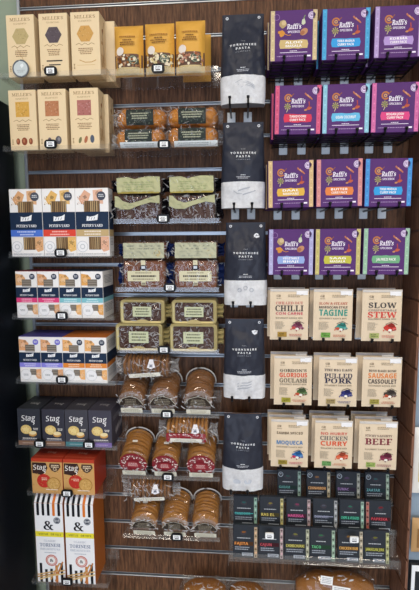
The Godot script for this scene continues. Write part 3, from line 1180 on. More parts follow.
	if side_seen:
		p = Print.new(self)
		p.lay = w / 2 * MM + 0.0002
		p.rect(-d + 0.4, y0, d - 0.8, y1 - y0, Color("1f3048"))
		p.rect(-d + 0.4, y0 - sh, d - 0.8, sh, Color(stripe))
		p.words(-d + 5, h * 0.92, d - 10, 3.4, 6, Color("9fa2a6"), 7)
		p.words(-d + 5, h * 0.3, d - 10, 3.4, 6, Color("9fa2a6"), 7)
		var so := printed(t, "side_print", p)
		so.rotation.y = PI / 2
		so.position.z = -d * MM

# ------------------------------------------------------------------ dark and red biscuit boxes
func script_logo(p: Print, x: float, y: float, s: float, col: Color):
	p.text("Stag", x, y, 11.5 * s, col, sans, 29 * s, 0.05, 0.16)
	p.stroke([Vector2(x + 9 * s, y - 2 * s), Vector2(x + 13 * s, y - 5 * s), Vector2(x + 11 * s, y - 8 * s)], 1.8 * s, col)

func build_dark_box(cx: float, y: float, zf: float, strip: String, body: String, label: String, side_seen := false):
	var w := 55.5
	var h := 91.0
	var d := 90.0
	var t := thing("biscuit_box", label, "box", mm(cx, y, zf), "dark biscuit boxes")
	part(t, "carton", box_mesh(mm(-w / 2, 0, -d), mm(w / 2, h, 0), 0.0008), mat(Color(body), 0.42))
	var p := Print.new(self)
	script_logo(p, -1, 62, 1.15, Color("f3f2f0"))
	printed(t, "logo_lettering", p)
	p = Print.new(self)
	p.disc(-7, 40, 13.5, Color("dcbf76"), 11.5)
	p.blob(-7, 40, 10.5, Color("e6d08e"), 7, 0.25, 14, 9.0)
	p.disc(9, 29, 10, Color("cf9d56"), 6.0, 0.1)
	p.disc(9, 32, 9, Color("ead9a8"), 4.6, 0.1)
	for k in 8:
		p.disc(-7 + 8 * cos(k * 2.4), 40 + 6 * sin(k * 2.4), 0.9, Color("b48a45"), 0.0, 0.0, 6)
	p.words(10, 45, 13, 3.2, 2, Color("e4e0d8"), 2)
	printed(t, "biscuit_picture", p)
	p = Print.new(self)
	p.words(-19, 20.5, 40, 4.6, 1, Color("dedad2"), 5)
	p.words(-19, 16, 40, 3.2, 1, Color("98959a"), 9)
	printed(t, "small_print", p)
	p = Print.new(self)
	p.rect(-w / 2 + 0.6, 0.8, w - 1.2, 11.5, Color(strip))
	p.words(-18, 8.5, 36, 4.0, 1, Color(strip).lightened(0.4), 4)
	printed(t, "flavour_strip", p)
	p = Print.new(self)
	script_logo(p, 0, 34, 0.8, Color("c9c8ca"))
	p.rect(-w / 2 + 3, 60, w - 6, 0.8, Color("77767c"))
	var tp := printed(t, "top_print", p)
	tp.rotation.x = -PI / 2
	tp.position.y = h * MM
	if side_seen:
		p = Print.new(self)
		for k in 5:
			p.poly([Vector2(-60 + k * 12, 30 + k * 2), Vector2(-54 + k * 12, 42 + k * 2), Vector2(-49 + k * 12, 30 + k * 2), Vector2(-55 + k * 12, 18 + k * 2)], Color("b9b8ba"))
		p.words(-80, 72, 60, 4.0, 3, Color("8f8e94"), 2)
		var so := printed(t, "side_print", p)
		so.rotation.y = PI / 2
		so.position = mm(w / 2, 0, -d)

func build_red_box(cx: float, y: float, zf: float, label: String):
	var w := 77.0
	var h := 89.0
	var d := 88.0
	var t := thing("oatcake_box", label, "box", mm(cx, y, zf), "red and tan oatcake boxes")
	part(t, "carton", box_mesh(mm(-w / 2, 0, -d), mm(w / 2, h, 0), 0.0008), M.red_card)
	var p := Print.new(self)
	p.rect(-w / 2 + 0.5, 0.6, w - 1, h * 0.9, Color("cfa162"))
	var rng := RandomNumberGenerator.new()
	rng.seed = int(cx + 900)
	for k in 40:
		p.disc(rng.randf_range(-36, 36), rng.randf_range(3, 76), rng.randf_range(0.5, 1.6), Color("b98a4c") if k % 2 else Color("dfba80"), 0.0, 0.0, 6)
	printed(t, "oat_background", p)
	p = Print.new(self, 1)
	p.poly([Vector2(-36, 52), Vector2(-36, 79), Vector2(-2, 79), Vector2(2, 66), Vector2(-4, 54), Vector2(-14, 48)], Color("3c2a24"))
	script_logo(p, -18, 61, 1.1, Color("f6f1ea"))
	printed(t, "logo_lettering", p)
	p = Print.new(self, 1)
	p.disc(-8, 33, 17.5, Color("c0372b"))
	p.words(-15, 42, 16, 4.0, 2, Color("f0c9b0"), 3)
	printed(t, "red_roundel", p)
	p = Print.new(self, 2)
	p.disc(16, 26, 17, Color("a8773c"))
	p.disc(16, 26, 15, Color("cda25c"))
	for k in 22:
		var a := k * 2.4
		p.disc(16 + 1.9 * sqrt(k) * 1.5 * cos(a), 26 + 1.9 * sqrt(k) * 1.5 * sin(a), 1.0, Color("a87a40") if k % 2 else Color("e0c188"), 0.0, 0.0, 6)
	p.words(-4, 14, 30, 4.0, 1, Color("f3ead8"), 4)
	printed(t, "oatcake_picture", p)
	p = Print.new(self, 2)
	p.poly([Vector2(8, 78), Vector2(32, 78), Vector2(35, 70), Vector2(28, 60), Vector2(20, 56), Vector2(12, 60), Vector2(6, 70)], Color("574034"))
	p.words(10, 75, 21, 4.0, 2, Color("e6d4b4"), 5)
	p.ring(20, 64, 3, 4.2, Color("e6d4b4"), 12)
	printed(t, "crest", p)
	p = Print.new(self)
	p.text("Stag", 0, 30, 8, Color("e9a890"), sans_bold, 22)
	p.rect(-w / 2 + 2, 12, w - 4, 1.0, Color("df8466"))
	p.rect(-w / 2 + 2, 62, w - 4, 1.4, Color("df8466"))
	var tp := printed(t, "top_print", p)
	tp.rotation.x = -PI / 2
	tp.position.y = h * MM

# ------------------------------------------------------------------ breadstick boxes
func build_breadsticks(cx: float, y: float, zf: float, label: String):
	var w := 71.5
	var h := 208.0
	var d := 78.0
	var bev := 16.0
	var t := thing("breadstick_box", label, "box", mm(cx, y, zf), "striped breadstick boxes")
	var st := tool()
	# profile in depth and height, pushed across: upright front, sloping top edge
	var prof := [Vector2(0, 0), Vector2(0, h), Vector2(-bev, h + 20), Vector2(-d, h + 20), Vector2(-d, 0)]
	var mid := mm(0, h * 0.5, -d * 0.5)
	for i in 5:
		var a: Vector2 = prof[i]
		var b: Vector2 = prof[(i + 1) % 5]
		face(st, [mm(-w / 2, a.y, a.x), mm(w / 2, a.y, a.x), mm(w / 2, b.y, b.x), mm(-w / 2, b.y, b.x)], mid)
	for s in [-1, 1]:
		var cheek := []
		for q in prof:
			cheek.append(mm(s * w / 2, q.y, q.x))
		face(st, cheek, mid)
	part(t, "carton", done(st), M.orange_card)
	var p := Print.new(self)
	p.rect(-w / 2 + 0.4, 0.5, w - 0.8, h - 0.7, Color("f1f2f2"))
	printed(t, "white_front", p)
	p = Print.new(self, 1)
	for k in 5:
		p.round_rect(-30 + k * 13.2, h - 32, 6.4, 32, 2.0, Color("1a1a1d") if k != 3 else Color("dd7a2c"))
		if k == 4:
			break
	printed(t, "stripe_print", p)
	p = Print.new(self)
	p.rect(-w / 2 + 0.4, 0.3, w - 0.8, 25, Color("f1f2f2"))
	for k in 5:
		p.rect(-30 + k * 13.2, 0.2, 6.4, 25.2, Color("1a1a1d") if k != 3 else Color("dd7a2c"))
	var sp := printed(t, "sloping_flap_print", p)
	sp.position.y = h * MM
	sp.rotation.x = -atan2(bev, 20.0)
	p = Print.new(self, 1)
	p.text("&", -2, 139, 23, Color("151517"), serif_bold, 24)
	p.disc(20, 164, 8.5, Color("38414f"))
	p.ring(20, 164, 6.2, 7, Color("d5d9de"))
	p.words(14, 167, 12, 3.0, 2, Color("e6e9ec"), 2)
	printed(t, "ampersand_logo", p)
	p = Print.new(self, 1)
	p.rect(-w / 2 + 0.4, 121, w - 0.8, 13.5, Color("e9dc3e"))
	p.text("VIRTUE", -16, 125, 5.2, Color("7a7a28"), sans_bold, 24)
	p.text("OR VICE", 16, 125, 5.2, Color("7a7a28"), sans_bold, 26)
	printed(t, "yellow_band", p)
	p = Print.new(self, 1)
	p.text("CLASSIC", 0, 108, 4.6, Color("9aa4b4"), serif, 30)
	p.text("TORINESI", 0, 95, 8.6, Color("6d7c98"), serif_bold, 52)
	p.text("BREADSTICKS", 0, 86, 4.8, Color("93a0b4"), serif, 50)
	p.words(-18, 81, 36, 3.4, 1, Color("a9b2c0"), 8)
	printed(t, "title_lettering", p)
	p = Print.new(self, 1)
	p.disc(2, 59, 15, Color("c2604e"))
	p.disc(2, 59, 12.6, Color("eeeae6"))
	p.ring(2, 59, 9.5, 11.5, Color("d2887a"))
	p.disc(2, 59, 8.4, Color("f1efec"))
	p.text("&", 2, 55, 8, Color("2a2a2e"), serif_bold, 9)
	printed(t, "seal", p)
	p = Print.new(self, 1)
	for k in 5:
		var top: float = [50.0, 34.0, 36.0, 46.0, 52.0][k]
		p.rect(-29 + k * 13.2, 0.6, 6.4, top, Color("1a1a1d") if k != 3 else Color("c9763a"))
	printed(t, "lower_stripe_print", p)
	p = Print.new(self, 2)
	for s in [[-34, 20, 34, 34, "d8b27a"], [-34, 14, 20, 24, "c79a5e"], [-2, 8, 22, 52, "cf9a5a"], [10, 4, 30, 56, "b8763c"], [-30, 8, 34, 26, "e2c48e"]]:
		p.stroke([Vector2(s[0], s[1]), Vector2((s[0] + s[2]) * 0.5, (s[1] + s[3]) * 0.5 + 1.2), Vector2(s[2], s[3])], 3.6, Color(s[4]))
	printed(t, "breadstick_picture", p)

# ------------------------------------------------------------------ orange snack bags
func build_orange_bag(cx: float, y: float, zf: float, h: float, nut: String, label: String, seed_at: int, plain := false):
	var w := 63.0
	var t := thing("snack_bag", label, "bag", mm(cx, y, zf - 17), "orange snack bags")
	var st := tool(false)
	pillow(st, w, h, 34.0, seed_at)
	part(t, "bag", done(st), M.orange_bag)
	var surf := ["pillow", w, h, 34.0, seed_at, 0.0]
	if plain:
		return
	var p := Print.new(self, 2, surf)
	p.rect(-30.5, 2, 61, 14, Color("d3bd8a"), 6)
	p.rect(-30.5, 16, 61, 26, Color("6d5140"), 6)
	p.poly([Vector2(-30, 42), Vector2(-22, 40), Vector2(-14, 43), Vector2(-4, 52), Vector2(8, 58), Vector2(20, 56), Vector2(30, 50), Vector2(30, 41), Vector2(10, 41)], Color("80594a"))
	printed(t, "clear_window", p)
	p = Print.new(self, 4, surf)
	var rng := RandomNumberGenerator.new()
	rng.seed = seed_at
	for k in 42:
		p.blob(rng.randf_range(-27, 27), rng.randf_range(17, 40), rng.randf_range(2.2, 4.2), Color(nut).lightened(rng.randf_range(-0.3, 0.3)) if k % 3 else Color("efe0c0"), k + seed_at, 0.4, 8)
	printed(t, "snack_pieces", p)
	p = Print.new(self, 7, surf)
	p.disc(-16, 47, 8.5, Color("e8ddd0"))
	printed(t, "white_sticker", p)
	p = Print.new(self, 7, surf)
	p.blob(12, 29, 12, Color("4c5748"), 9, 0.1, 18, 10.0)
	p.ring(12, 29, 7, 8, Color("b9b79a"))
	p.words(6, 32, 12, 3.0, 2, Color("cfcdb4"), 4)
	printed(t, "dark_badge", p)
	p = Print.new(self, 7, surf)
	var ink := Color("a06e30")
	p.words(-20, h - 26, 40, 5.0, 1, ink, seed_at)
	p.words(-10, h - 33, 20, 4.4, 1, ink.darkened(0.25), seed_at + 1)
	p.words(-18, h - 38, 36, 4.4, 2, ink.darkened(0.2), seed_at + 2)
	printed(t, "title_print", p)

# ------------------------------------------------------------------ loaves and cakes in film
func build_stollen(cx: float, y: float, zf: float, label: String, upper: bool, label_side: float):
	var t := thing("wrapped_loaf", label, "loaf", mm(cx, y, zf - 36), "film-wrapped brown loaves")
	var h := 22.0 if not upper else 21.0
	var seed_at := int(cx + y)
	var lo := part(t, "loaf", sleeve(0.108, (h - 1.5) * MM, 0.031, 2.7, 0.3, 0.5, seed_at, false, 30, 22), M.bread)
	lo.position.y = h * MM
	var f := part(t, "film", sleeve(0.122, h * MM, 0.0345, 3.4, 0.34, 0.35, seed_at + 3, true, 32, 30, 0.1), M.film)
	f.position.y = h * MM
	for s in [-1, 1]:
		var e := part(t, "gathered_film_end", crinkled_fin(h * 1.5, 9, seed_at + s), M.film_frosted)
		e.position = mm(s * 58, h, 8)
		if s < 0:
			e.rotation.y = PI
	add_glint_folds(t, Vector3(-56, 6, 24), Vector3(56, h * 2 - 2, 34), 46, seed_at)
	var surf := ["loaf", 35.2, h]
	var p := Print.new(self, 0, surf)
	p.rect(-30, 4, 60, h * 2 - 9, Color("2c3330"), 5)
	for k in 26:
		p.blob(-28 + fmod(k * 17.3, 56.0), 6 + fmod(k * 7.7, h * 2 - 13), 2.2, Color("5f6a5c") if k % 2 else Color("46504a"), k, 0.5, 7)
	p.words(-24, h * 2 - 12, 48, 5.0, 3, Color("a5a890"), seed_at)
	printed(t, "dark_label", p)
	if not upper:
		p = Print.new(self, 3, surf)
		p.rect(-47 + label_side, 0.5, 94, 11, Color("d9dfe2"), 4)
		p.words(-40 + label_side, 9, 70, 3.6, 2, Color("9aa4a8"), 6)
		printed(t, "white_label_strip", p)

func build_cake(cx: float, y: float, zf: float, kind: int, upper: bool, label: String):
	var sizes := [[104.0, 61.0, 100.0, 40.0], [99.0, 69.0, 97.0, 40.0], [108.0, 63.0, 102.0, 54.0]]
	var w: float = sizes[kind][2 if upper else 0]
	var h: float = sizes[kind][3 if upper else 1]
	var d := 60.0
	var seed_at := int(cx * 3 + y)
	var t := thing(["green_label_cake", "brown_loaf_cake", "gold_tray_cake"][kind], label, "cake", mm(cx, y + 0.4, zf - d / 2), ["cakes with pale green labels", "cakes in dark blue film", "fruit cakes in gold trays"][kind])
	var film_end: Material = [M.black_film, M.blue_film, M.gold][kind]
	var f0 := d / 2
	if kind == 2:
		# foil tray standing on its long side: a rim round the dark top of the cake
		var st := tool()
		var outer := rounded(w / 2, h / 2, 8.0)
		var ridge := rounded(w / 2 - 2.5, h / 2 - 2.0, 7.0)
		var inner := rounded(w / 2 - 7.5, h / 2 - 5.5, 5.0)
		var loops := [[outer, -f0], [outer, f0 - 2.0], [ridge, f0], [inner, f0 - 1.5], [inner, f0 - 7.0]]
		for i in outer.size():
			var j := (i + 1) % outer.size()
			for k in 4:
				var q := []
				for e in [[k, i], [k, j], [k + 1, j], [k + 1, i]]:
					var v: Vector2 = loops[e[0]][0][e[1]]
					q.append(mm(v.x, v.y + h / 2, loops[e[0]][1]))
				var m3: Vector3 = (q[0] + q[2]) * 0.5
				var to_mid := mm(0, h / 2, m3.z * 1000.0) - m3
				face(st, q, m3 + (to_mid if k < 1 else (-to_mid if k == 3 else Vector3(0, 0, -1))))
		part(t, "foil_tray", done(st), M.gold)
		part(t, "cake", box_mesh(mm(-w / 2 + 3, 3, -f0 + 4), mm(w / 2 - 3, h - 3, f0 - 5.5), 0.003), M.fruit_cake)
		var fl := part(t, "film", crinkled_sheet(w - 10, h - 10, 5.0, seed_at), M.film)
		fl.position = mm(0, 5, f0 - 3.2)
		var p := Print.new(self, 0, ["level", f0 + 0.6])
		var lw := w * 0.42
		p.rect(-lw / 2, h * 0.3, lw, h * 0.42, Color("c4c9a6"))
		p.words(-lw * 0.42, h * 0.68, lw * 0.84, h * 0.11, 3, Color("6d7058"), seed_at)
		printed(t, "label", p)
		p = Print.new(self, 0, ["level", f0 + 0.4])
		var arc := []
		for k in 9:
			arc.append(Vector2(w * 0.17 * cos(PI * k / 8), 0.8 + h * 0.17 * sin(PI * k / 8)))
		p.poly(arc, Color("b9a874"))
		printed(t, "lower_label", p)
		add_glint_folds(t, Vector3(-w / 2 + 6, 6, f0 - 3), Vector3(w / 2 - 6, h - 6, f0), 44, seed_at)
		var e := part(t, "folded_film_end", crinkled_fin(h * 0.7, 14.0, seed_at), M.gold)
		e.position = mm(w / 2, h * 0.5, 8)
		return
	var lo := part(t, "cake", sleeve((w - 6) * MM, (h / 2 - 2) * MM, (d / 2 - 3.0) * MM, 7.0, 0.02, 0.9, seed_at, false, 32, 14, 0.05), M.cake if kind == 1 else M.fruit_cake)
	lo.position.y = h / 2 * MM
	var wr := part(t, "film", sleeve((w + 3) * MM, h / 2 * MM, d / 2 * MM, 6.0, 0.16, 0.75, seed_at + 5, true, 36, 26, 0.08), M.film)
	wr.position.y = h / 2 * MM
	for s in [-1, 1]:
		var e := part(t, "folded_film_end", crinkled_fin(h * 0.8, 15.0 if kind == 0 else 13.0, seed_at + s), film_end)
		e.position = mm(s * (w / 2 + 2), h * 0.5, 4)
		if s < 0:
			e.rotation.y = PI
	add_glint_folds(t, Vector3(-w / 2 - 8, 7, f0 - 4), Vector3(w / 2 + 8, h - 3, f0 + 0.5), 34 if upper else 52, seed_at)
	if kind == 0:
		var surf := ["wavy", f0 - 0.6, float(seed_at)]
		var p := Print.new(self, 0, surf)
		if upper:
			p.cloth([Vector2(-48, 3), Vector2(-49, 34), Vector2(-24, 36), Vector2(-8, 31), Vector2(2, 34), Vector2(20, 37), Vector2(47, 36), Vector2(48, 3), Vector2(0, 2)], Color("b6b68c"))
			p.words(-38, 27, 76, 5.0, 4, Color("9aa574"), seed_at)
		else:
			p.cloth([Vector2(-50, 57), Vector2(-50, 34), Vector2(-36, 28), Vector2(-16, 28), Vector2(4, 36), Vector2(30, 43), Vector2(50, 40), Vector2(50, 58), Vector2(30, 54), Vector2(6, 46), Vector2(-16, 41), Vector2(-32, 46), Vector2(-42, 56)], Color("b2b28c"))
			p.words(-34, 39, 30, 4.2, 1, Color("98a27c"), 3)
			p.words(14, 51, 30, 4.2, 1, Color("98a27c"), 5)
		printed(t, "green_label", p)
		if upper:
			p = Print.new(self, 1, surf)
			p.rect(-47, 0.5, 93, 4.0, Color("a8974e"), 12)
			printed(t, "gold_edge_print", p)
	else:
		var surf := ["wavy", f0 - 0.6, float(seed_at)] if upper else ["level", f0 + 0.6]
		var p := Print.new(self, 0, surf)
		if upper:
			p.cloth([Vector2(-46, 2), Vector2(46, 2), Vector2(46, 36), Vector2(-46, 36)], Color("b6b79c"))
			p.words(-40, 32, 80, 6.0, 2, Color("8d9080"), seed_at)
			p.words(-42, 18, 60, 4.0, 3, Color("a3a694"), seed_at + 2)
			p.disc(30, 13, 8, Color("c4b68a"))
			p.ring(30, 13, 5, 6, Color("8d8260"))
		else:
			p.rect(-36, 20, 72, 23, Color("d3ceae"))
			p.rect(-5, 11, 10, 56, Color("d3ceae"))
			p.disc(0, 50, 6.5, Color("2b2a30"))
			p.poly([Vector2(-9, 46), Vector2(9, 46), Vector2(5, 56), Vector2(-5, 56)], Color("2f2e36"))
			p.rect(-4, 48, 8, 6, Color("c9d2da"))
			p.words(-20, 41, 40, 4.4, 1, Color("8a8468"), 2)
			p.words(-29, 35.5, 58, 8.0, 1, Color("4a4438"), 11)
			p.words(-28, 27, 56, 4.4, 1, Color("7a745c"), 3)
			p.rect(-4, 12, 8, 5, Color("8f8a78"))
		printed(t, "cream_label", p)

func crease(x: float, y: float, seed_at: float) -> float:
	return 1.6 + 3.4 * absf(fine.get_noise_2d(x * 1.3 + y * 0.5 + seed_at * 13.0, y * 1.3)) + 2.2 * wrinkle.get_noise_2d(x * 1.4 + seed_at * 7.0, y * 1.6 - x * 0.7)

func crinkled_sheet(w: float, h: float, amp: float, seed_at: int) -> ArrayMesh:
	var st := tool()
	var nx := 14
	var ny := 9
	for j in ny:
		for i in nx:
			var q := []
			for k in [[i, j], [i + 1, j], [i + 1, j + 1], [i, j + 1]]:
				var x: float = w * (float(k[0]) / nx - 0.5)
				var y: float = h * float(k[1]) / ny
				q.append(mm(x, y, amp * wrinkle.get_noise_2d(x * 4.0 + seed_at * 13.0, y * 4.0)))
			var mid: Vector3 = (q[0] + q[2]) * 0.5 - Vector3(0, 0, 1)
			face(st, [q[0], q[1], q[2]], mid)
			face(st, [q[0], q[2], q[3]], mid)
	return done(st)

func crinkled_fin(h: float, reach: float, seed_at: int) -> ArrayMesh:
	# a twisted end of wrapping that sticks out along +x, with thickness
	var st := tool()
	var rng := RandomNumberGenerator.new()
	rng.seed = seed_at
	var n := 7
	var a := []
	for i in n + 1:
		var v := (float(i) / n - 0.5) * h
		var zig := (6.0 if i % 2 else -4.0) * rng.randf_range(0.6, 1.2)
		a.append([mm(-3, v * 0.95, zig * 1.6), mm(reach * 0.5, v * 0.8, zig * 1.1 + rng.randf_range(-2, 2)), mm(reach * rng.randf_range(0.8, 1.1), v * rng.randf_range(0.9, 1.05), zig)])
	for i in n:
		for k in 2:
			for s in [0.0, 0.8]:
				var q := [a[i][k], a[i][k + 1], a[i + 1][k + 1], a[i + 1][k]]
				var off := mm(0, 0, -s)
				var mid: Vector3 = (q[0] + q[2]) * 0.5 + Vector3(0, 0, -1.0 if s == 0.0 else 1.0)
				face(st, [q[0] + off, q[1] + off, q[2] + off], mid)
				face(st, [q[0] + off, q[2] + off, q[3] + off], mid)
	return done(st)

# ------------------------------------------------------------------ biscuit rolls in film
func build_roll(cx: float, y: float, zc: float, r: float, n: int, pitch: float, across: bool, dark: bool, front: int, label: String, turn := 0.0, tail := false):
	# front: 0 plain window with white label, 1 red dotted label with white label, 2 white strip label along the side
	var t := thing("biscuit_roll", label, "biscuits", mm(cx, y, zc), "film-wrapped biscuit rolls", Vector3(0.0 if across else 0.36, turn, 0))
	var seed_at := int(cx + y + 999)
	if not across:
		# the bag leans back: its front lower edge stays on the shelf
		t.position += mm(0, (n * pitch * 0.5 + 5.0) * sin(0.36) + 2.2, 1)
	var rng := RandomNumberGenerator.new()
	rng.seed = seed_at
	var L := n * pitch
	var bm: Material = M.biscuit_dark if dark else M.biscuit
	for k in n:
		var o := part(t, "biscuit", biscuit_mesh, bm)
		var s := (k + 0.5) * pitch - L / 2
		var lean := rng.randf_range(-0.1, 0.1)
		var sc := Vector3(r * rng.randf_range(0.95, 1.0), r * rng.randf_range(0.95, 1.0), pitch * 1.15) * MM
		if across:
			o.transform = Transform3D(Basis(Vector3.UP, PI / 2 + lean) * Basis.from_scale(sc), mm(s, r + rng.randf_range(-0.6, 0.6), rng.randf_range(-1, 1)))
		else:
			o.transform = Transform3D(Basis(Vector3.RIGHT, lean - 0.06) * Basis(Vector3.BACK, k * 1.3) * Basis.from_scale(sc), mm(rng.randf_range(-0.8, 0.8), r + rng.randf_range(-0.4, 0.6), s))
	var fl := part(t, "film", sleeve((L + (22 if across else 9)) * MM, (r + 1.6) * MM, (r + 1.6) * MM, 2.2, 0.12 if front == 1 else 0.22, 0.45 if across else 0.7, seed_at, true, 32, 26, 0.1), M.film)
	fl.position.y = r * MM
	if not across:
		fl.rotation.y = PI / 2
	if across:
		# tufts of gathered film at the ends
		for s in [-1, 1]:
			var e := part(t, "gathered_film_end", crinkled_fin(r * 1.5, 16, seed_at + s), M.film_frosted)
			e.position = mm(s * (L / 2 + 8), r, 4)
			if s < 0:
				e.rotation.y = PI
	else:
		# pale tray rim behind the last biscuit
		var st := tool(false)
		var arc := []
		for k in 15:
			var a := PI * (-0.08 + 1.16 * k / 14)
			arc.append(mm((r + 2.4) * cos(a), r + (r + 2.4) * sin(a), -L / 2 - 1))
		tube(st, arc, 0.0017, 6)
		part(t, "tray_rim", done(st), M.tray)
	var fz := L / 2 + 5.0
	if across:
		add_glint_folds(t, Vector3(-L / 2 - 14, 4, r * 0.75), Vector3(L / 2 + 14, r * 1.7, r + 2), 50, seed_at)
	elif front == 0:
		add_glint_folds(t, Vector3(-r * 1.05, 14, fz - 2), Vector3(r * 1.05, r * 1.6, fz + 1), 34, seed_at)
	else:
		add_glint_folds(t, Vector3(-r * 1.0, 10, fz - 1), Vector3(r * 1.0, 22, fz + 1), 16, seed_at)
	if front == 2:
		# strip along the lower front of the roll, facing forward
		var ang := 0.95
		var p := Print.new(self)
		p.round_rect(-37, -5, 74, 10, 2.4, Color("e9e6d9"))
		p.words(-32, 3, 64, 3.4, 2, Color("a9a692"), seed_at)
		var o := printed(t, "white_strip_label", p)
		o.position = mm(-2, r - (r + 3.2) * cos(ang), (r + 3.2) * sin(ang))
		o.rotation = Vector3(0.25, 0, 0.09 if dark else 0.0)
		if not dark:
			p = Print.new(self)
			p.round_rect(-46, -9, 92, 24, 3.0, Color("9a3038"))
			for k in 22:
				p.disc(rng.randf_range(-42, 42), rng.randf_range(8, 13), 1.3, Color("e6d2cc"), 0.0, 0.0, 7)
			o.position += mm(0, 0, 2.0)
			var rb := printed(t, "red_label", p)
			rb.position = o.position - mm(0, -3, 1.6)
			rb.rotation = o.rotation
		p = Print.new(self)
		p.poly([Vector2(-9, -9), Vector2(-4, 10), Vector2(4, 10), Vector2(10, -8), Vector2(0, -12)], Color("e4e3e6"))
		p.words(-5, 0, 10, 3.0, 3, Color("a0a2aa"), 4)
		p.blob(0, -5, 4, Color("6f7480"), 4, 0.2, 10, 2.5)
		o = printed(t, "maker_label", p)
		var up := 0.35
		o.position = mm(14 if dark else 20, r + (r + 3.0) * sin(up), (r + 3.0) * cos(up))
		o.rotation.x = -up
		return
	# front end: a flat face closing the bag, with its labels
	var st2 := tool(false)
	var fan := []
	for k in 20:
		var a := TAU * k / 20
		fan.append(mm(r * 0.96 * cos(a), r + r * 0.96 * sin(a), fz - 1.2))
	for k in 20:
		face(st2, [mm(0, r, fz + 0.6), fan[k], fan[(k + 1) % 20]], mm(0, r, 0))
	if front == 1:
		part(t, "red_label", done(st2), mat(Color("8f2a34"), 0.45))
		var p := Print.new(self, 4, ["level", fz])
		for k in 40:
			var rr := r * rng.randf_range(0.58, 0.97)
			var a := PI * rng.randf_range(-0.05, 1.05)
			p.disc(rr * cos(a), r - 1 + rr * sin(a) * 0.95, 1.5, Color("efe3dc"), 0.0, 0.0, 7)
		p.disc(0, r + 2, r * 0.5, Color("9c323c"), r * 0.32)
		p.words(-r * 0.35, r + 8, r * 0.7, 4.0, 3, Color("e8c2bc"), seed_at)
		printed(t, "dotted_print", p)
	else:
		part(t, "front_film", done(st2), M.film_frosted)
		var p := Print.new(self, 4, ["level", fz])
		var dome := []
		for k in 13:
			dome.append(Vector2(r * 0.86 * cos(PI * k / 12), r - 9 + r * 0.82 * sin(PI * k / 12)))
		p.poly(dome, Color("3a302a"))
		p.words(-r * 0.55, r + 10, r * 1.1, 4.6, 4, Color("8d8574"), seed_at)
		p.stroke([Vector2(-r * 0.9, r - 4), Vector2(-r * 0.6, r + 11), Vector2(0, r + 18), Vector2(r * 0.55, r + 12), Vector2(r * 0.9, r - 5)], 1.3, Color("c8c2b0"))
		printed(t, "dark_window_print", p)
	var wl := Print.new(self, 8, ["level", fz])
	wl.round_rect(-r * 0.82, 1.5, r * 1.64, 14, 2.0, Color("dfdcca"))
	wl.words(-r * 0.72, 13.5, r * 1.44, 4.0, 3, Color("a5a28c"), seed_at)
	printed(t, "white_label", wl)
	if front == 1 or tail:
		# small price sticker on the top of the roll
		var stk := Print.new(self)
		stk.round_rect(-6, -3, 12, 6, 1, Color("efe9dc"))
		var o := printed(t, "sticker", stk)
		o.position = mm(1, r + (r + 3.4), L * 0.1)
		o.rotation.x = -PI / 2 + 0.02

# ------------------------------------------------------------------ spice cards and their rack
func build_spice(cx: float, y: float, zf: float, band: String, title: String, chip: String, label: String, badge: bool, flipped := false, title_only := false):
	var w := 58.0
	var h := 76.0
	var t := thing("spice_card", label, "spice pack", mm(cx, y, zf), "dark spice packs in the clear rack", Vector3(-0.12, 0, 0))
	part(t, "card", box_mesh(mm(-w / 2, 0, -9), mm(w / 2, h, 0), 0.0012), M.spice_card)
	var seed_at := int(cx * 7 + y)
	var p := Print.new(self)
	var bx := 20.0 if not flipped else -28.0
	p.rect(bx, 2, 7, h - 6, Color(chip).lerp(Color("8f938a"), 0.55))
	for k in 9:
		p.blob(bx + 3.5, 6 + k * 7.6, 3.2, Color(chip).lightened(0.15) if k % 2 else Color(chip).darkened(0.45), k + seed_at, 0.4, 8)
	printed(t, "spice_window", p)
	var x0 := -26.0 if not flipped else -17.0
	p = Print.new(self)
	if title_only:
		p.rect(x0, 33, 44, 2.2, Color(band))
	else:
		p.rect(x0, 29, 44, 8.5, Color(band).darkened(0.68))
	var tw := minf(41.0, title.length() * 5.2)
	p.text(title, x0 + 1 + tw * 0.5, 30.2, 6.2, Color(band).lerp(Color("e4e4e0"), 0.12), sans_bold, tw)
	printed(t, "title_band", p)
	p = Print.new(self)
	p.words(x0 + 6, 48, 32, 4.0, 1, Color("b9bcc0"), seed_at)
	p.blob(x0 + 22, 58, 9, Color("3d3a40"), seed_at, 0.3, 12, 6.0)
	p.blob(x0 + 22, 60, 6, Color(band).darkened(0.45), seed_at + 1, 0.4, 10, 3.0)
	p.words(x0 + 2, 27, 40, 4.6, 2, Color("9aa1aa"), seed_at + 2, false)
	p.rect(x0 + 18, 5, 25, 7.5, Color("a3abb4"))
	p.words(x0 + 20, 11.4, 21, 3.2, 2, Color("4d525a"), seed_at + 3)
	printed(t, "small_print", p)
	if badge:
		p = Print.new(self, 1)
		p.disc(-21, 64, 6, Color("aab4bc"))
		p.disc(-21, 64, 4.6, Color("2d3138"))
		p.words(-24, 66, 6, 2.4, 1, Color("d5dade"), 2)
		printed(t, "round_badge", p)

